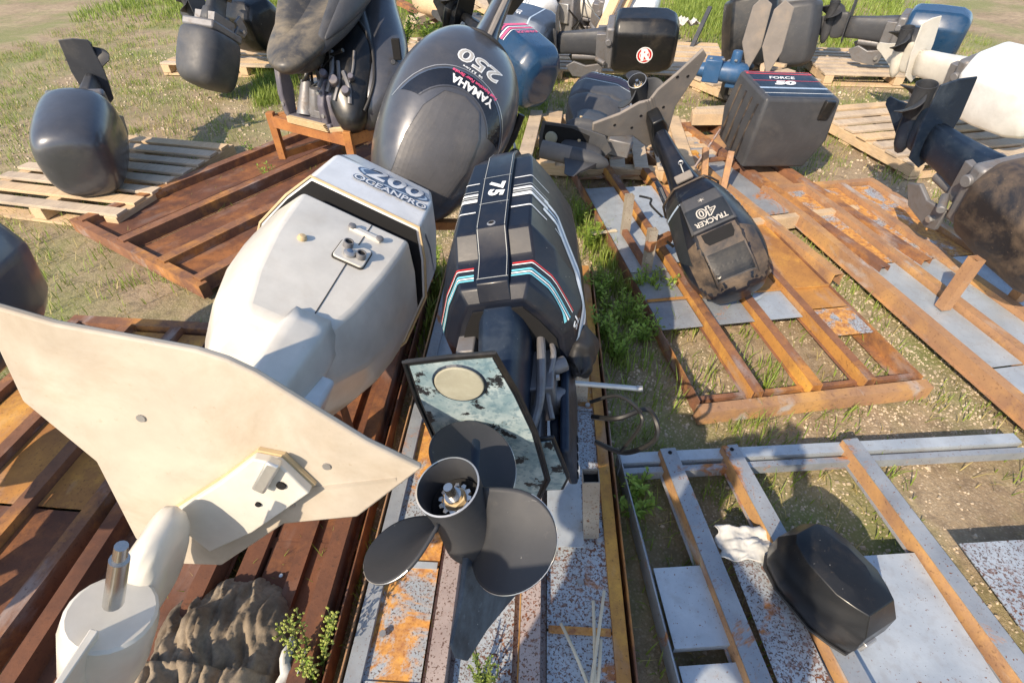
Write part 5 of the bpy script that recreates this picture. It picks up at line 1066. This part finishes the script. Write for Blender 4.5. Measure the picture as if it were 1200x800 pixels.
def weed(label, base, h, n, leaf=.03, seed=0, mat='leaf', flower=False, lean=(0, 0), stems=4, spread=.05):
    rd = random.Random(seed); t = thing('weed_plant', label, 'weed', Matrix.Translation(base), 'weeds growing in the yard'); st = MB(); lv = MB(); fl = MB()
    for s_ in range(stems):
        a = rd.uniform(0, 6.28); tip = Vector((math.cos(a) * spread * rd.uniform(.5, 1.6) + lean[0], math.sin(a) * spread * rd.uniform(.5, 1.6) + lean[1], h * rd.uniform(.65, 1.05))); b0 = Vector((math.cos(a) * .01, math.sin(a) * .01, 0))
        pts = [b0, b0.lerp(tip, .5) + Vector((rd.uniform(-.01, .01), rd.uniform(-.01, .01), h * .06)), tip]; path = tubepath(pts, 5); st.sweep(path, [.0028 * (1 - .6 * i / len(path)) for i in range(len(path))], 5)
        for k in range(n):
            f_ = .12 + .88 * (k + rd.random()) / n; p = path[min(len(path) - 1, int(f_ * (len(path) - 1)))]; b = rd.uniform(0, 6.28); el_ = rd.uniform(.1, .9); L = leaf * rd.uniform(.6, 1.25) * (1.1 - .45 * f_); d = Vector((math.cos(b) * math.cos(el_), math.sin(b) * math.cos(el_), math.sin(el_))); sd = d.cross(Vector((0, 0, 1))).normalized() * L * .20; m_ = p + d * L * .5
            if flower and f_ > .45:
                for q_ in range(3):
                    c = p + Vector((rd.uniform(-1, 1), rd.uniform(-1, 1), rd.uniform(-.2, 1))) * .016; rr_ = .0040
                    fl.add([c + Vector((rr_, 0, 0)), c + Vector((-rr_, 0, 0)), c + Vector((0, rr_, 0)), c + Vector((0, -rr_, 0)), c + Vector((0, 0, rr_ * 1.8)), c - Vector((0, 0, rr_))], [(0,2,4),(2,1,4),(1,3,4),(3,0,4),(2,0,5),(1,2,5),(3,1,5),(0,3,5)])
                    st.beam(p, c, .0012, .0012)
            lv.add([p, m_ + sd, p + d * L - Vector((0, 0, L * .12)), m_ - sd], [(0, 1, 2, 3)])
    st.obj('stem', M['stem'], t, smooth=False); lv.obj('leaves', M[mat], t, smooth=False, kind='stuff')
    if flower and fl.v: fl.obj('buds', M['weedflower'], t, smooth=False, kind='stuff')
    return t
weed('yellow green budding weed at the bottom by the sacking heap', at(372, 800, .0), .28, 18, .022, 1, flower=True, stems=7, spread=.05, lean=(.01, .06))
for i, (x, y, h, lab) in enumerate(((722, 420, .20, 'tall bright weed beside the rust edged rail of the tracker base'), (706, 395, .16, 'bright weed close to the side of the black striped outboard'), (735, 380, .15, 'leafy weed half way along the gravel strip'), (700, 350, .15, 'dense weed behind the wrinkled black cover'), (752, 400, .13, 'small weed against the left rail of the tracker base'),
      (753, 348, .14, 'yellowish weed growing over the left rail of the tracker base'), (770, 350, .12, 'weed sprouting between two rails of the tracker base'), (690, 290, .15, 'weed in the upper gravel strip beside the striped cowl'), (680, 262, .13, 'weed at the corner of the blue grey plate'))):
    weed(lab, at(x, y, 0), h * 1.25, 26, .034, 10 + i, stems=10, spread=.06)
for i, (x, y, h, lab) in enumerate(((745, 580, .15, 'narrow weed at the top left corner of the galvanised frame'), (742, 605, .10, 'low weed beside the left rail of the galvanised frame'), (508, 322, .18, 'broad leaved weed between the white and black outboards'), (497, 345, .12, 'small weed just right of the white cowl'), (318, 215, .14, 'weed between rails at the left under the brown stand'), (303, 190, .16, 'weed at the left edge beside the brown stand'))):
    weed(lab, at(x, y, 0), h, 16, .04, 30 + i, stems=6, spread=.05)
for i, (x, y, d, h, lab) in enumerate(((470, 28, 5.2, .35, 'bright bushy weed behind the opened grey outboard'), (455, 12, 5.6, .35, 'taller bushy weed at the top behind the opened grey outboard'), (505, 35, 5.6, .25, 'low leafy weed under the bark roll'), (513, 62, 4.6, .18, 'weed squeezed between the two grey outboards'))):
    b_ = atd(x, y, d); weed(lab, (b_.x, b_.y, max(0, b_.z - h * .6)), h, 34, .07, 50 + i, stems=14, spread=.14)
weed('pale wispy weed poking up between plates of the near crate base', at(565, 800, .09), .10, 26, .012, 70, mat='grass', stems=12, spread=.03, lean=(0, .03))
# ============================================================ THE PERSON TAKING THE PICTURE (stands behind the lens; casts the shade at the lower right)
def skin(name, mat, parent, nodes, edges, sub=2):
    me = bpy.data.meshes.new(name); me.from_pydata([n_[0] for n_ in nodes], edges, []); me.materials.append(mat)
    o = bpy.data.objects.new(name, me); link(o); o.parent = parent
    md = o.modifiers.new('k', 'SKIN'); md.use_smooth_shade = True
    for i, n_ in enumerate(nodes): r_ = n_[1]; me.skin_vertices[0].data[i].radius = (r_, r_) if isinstance(r_, (int, float)) else r_
    me.skin_vertices[0].data[0].use_root = True
    u = o.modifiers.new('u', 'SUBSURF'); u.levels = u.render_levels = sub; return o
M['skin'] = plain('warm_skin', (.45, .27, .19), .5); M['shirt'] = plain('navy_cotton_shirt', (.05, .07, .12), .9); M['jeans'] = plain('faded_blue_jeans', (.08, .12, .20), .9); M['hair'] = plain('dark_brown_hair', (.03, .02, .015), .6)
Hc = Vector((-.575, -.590, 0))
PS = thing('person', 'person in navy jacket and jeans standing behind the lens, arms held out to a phone', 'person', Matrix.Translation(Hc) @ Matrix.Rotation(R(-50), 4, 'Z'))
skin('body', M['skin'], PS, [((0, 0, .95), (.15, .11)), ((0, 0, 1.15), (.145, .10)), ((0, 0, 1.34), (.17, .11)), ((0, 0, 1.44), (.10, .08)), ((0, .015, 1.52), .055),
    ((.19, 0, 1.40), .055), ((.37, .14, 1.24), .043), ((.20, .42, 1.42), .032), ((.13, .50, 1.48), .030), ((-.19, 0, 1.40), .055), ((-.37, .14, 1.24), .043), ((-.12, .42, 1.42), .032), ((-.02, .50, 1.48), .030),
    ((.10, 0, .86), .09), ((.13, .03, .48), .058), ((.14, .0, .09), .042), ((.15, .12, .035), .035), ((-.10, 0, .86), .09), ((-.13, .03, .48), .058), ((-.14, 0, .09), .042), ((-.15, .12, .035), .035), ((0, .03, 1.62), (.078, .095)), ((0, .035, 1.71), (.072, .09))],
    [(0, 1), (1, 2), (2, 3), (3, 4), (3, 5), (5, 6), (6, 7), (7, 8), (3, 9), (9, 10), (10, 11), (11, 12), (0, 13), (13, 14), (14, 15), (15, 16), (0, 17), (17, 18), (18, 19), (19, 20), (4, 21), (21, 22)])
skin('jacket', M['shirt'], PS, [((0, 0, .74), (.23, .16)), ((0, 0, .95), (.225, .16)), ((0, 0, 1.18), (.22, .15)), ((0, 0, 1.36), (.225, .14)), ((0, 0, 1.45), (.13, .10)), ((.22, 0, 1.40), .085), ((.37, .14, 1.24), .075), ((.25, .34, 1.37), .055), ((-.22, 0, 1.40), .085), ((-.37, .14, 1.24), .075), ((-.20, .34, 1.37), .055)], [(0, 1), (1, 2), (2, 3), (3, 4), (3, 5), (5, 6), (6, 7), (3, 8), (8, 9), (9, 10)])
skin('trousers', M['jeans'], PS, [((0, 0, .96), (.165, .125)), ((.10, 0, .84), .105), ((.13, .03, .48), .078), ((.14, 0, .10), .065), ((-.10, 0, .84), .105), ((-.13, .03, .48), .078), ((-.14, 0, .10), .065)], [(0, 1), (1, 2), (2, 3), (0, 4), (4, 5), (5, 6)])
skin('hair', M['hair'], PS, [((0, .0, 1.75), (.088, .105)), ((0, -.03, 1.66), (.085, .08))], [(0, 1)])
for s_ in (-1, 1):
    skin('shoe', M['blackmatte'], PS, [((s_ * .14, -.03, .045), .045), ((s_ * .148, .10, .04), .048), ((s_ * .152, .19, .032), .036)], [(0, 1), (1, 2)], 1)
    MB().lathe([(.001, -.012), (.010, -.008), (.013, 0), (.010, .008), (.001, .012)], (s_ * .030, .118, 1.645), n=12).obj('eye', M['decalwhite'], PS, smooth=True)
skin('nose', M['skin'], PS, [((0, .115, 1.655), .010), ((0, .138, 1.62), .014)], [(0, 1)], 1)
MB().box(-.022, .022, .112, .120, 1.578, 1.584).obj('mouth', M['red'], PS, bevel=.002)
for hx, sg in ((.13, -1), (-.02, 1)):
    for k in range(4):
        L_ = (.032, .036, .034, .027)[k]; b_ = Vector((hx + sg * .004, .525, 1.505 - k * .018)); skin('finger', M['skin'], PS, [(tuple(b_ - Vector((0, .035, .004))), .010), (tuple(b_), .009), (tuple(b_ + Vector((sg * L_ * .6, .018, .004))), .0085), (tuple(b_ + Vector((sg * L_ * 1.2, .012, .006))), .007)], [(0, 1), (1, 2), (2, 3)], 1)
    skin('thumb', M['skin'], PS, [((hx, .50, 1.50), .013), ((hx + sg * .012, .515, 1.535), .010), ((hx + sg * .035, .512, 1.545), .008)], [(0, 1), (1, 2)], 1)
PH = thing('phone', 'black phone held in both hands of the person behind the lens', 'phone', PS.matrix_world @ Matrix.Translation((.055, .545, 1.50)))
MB().box(-.036, .036, -.004, .004, -.07, .07).obj('case', M['blackmatte'], PH, bevel=.004); MB().box(-.033, .033, -.0055, -.0042, -.066, .066).obj('screen', M['window'], PH)
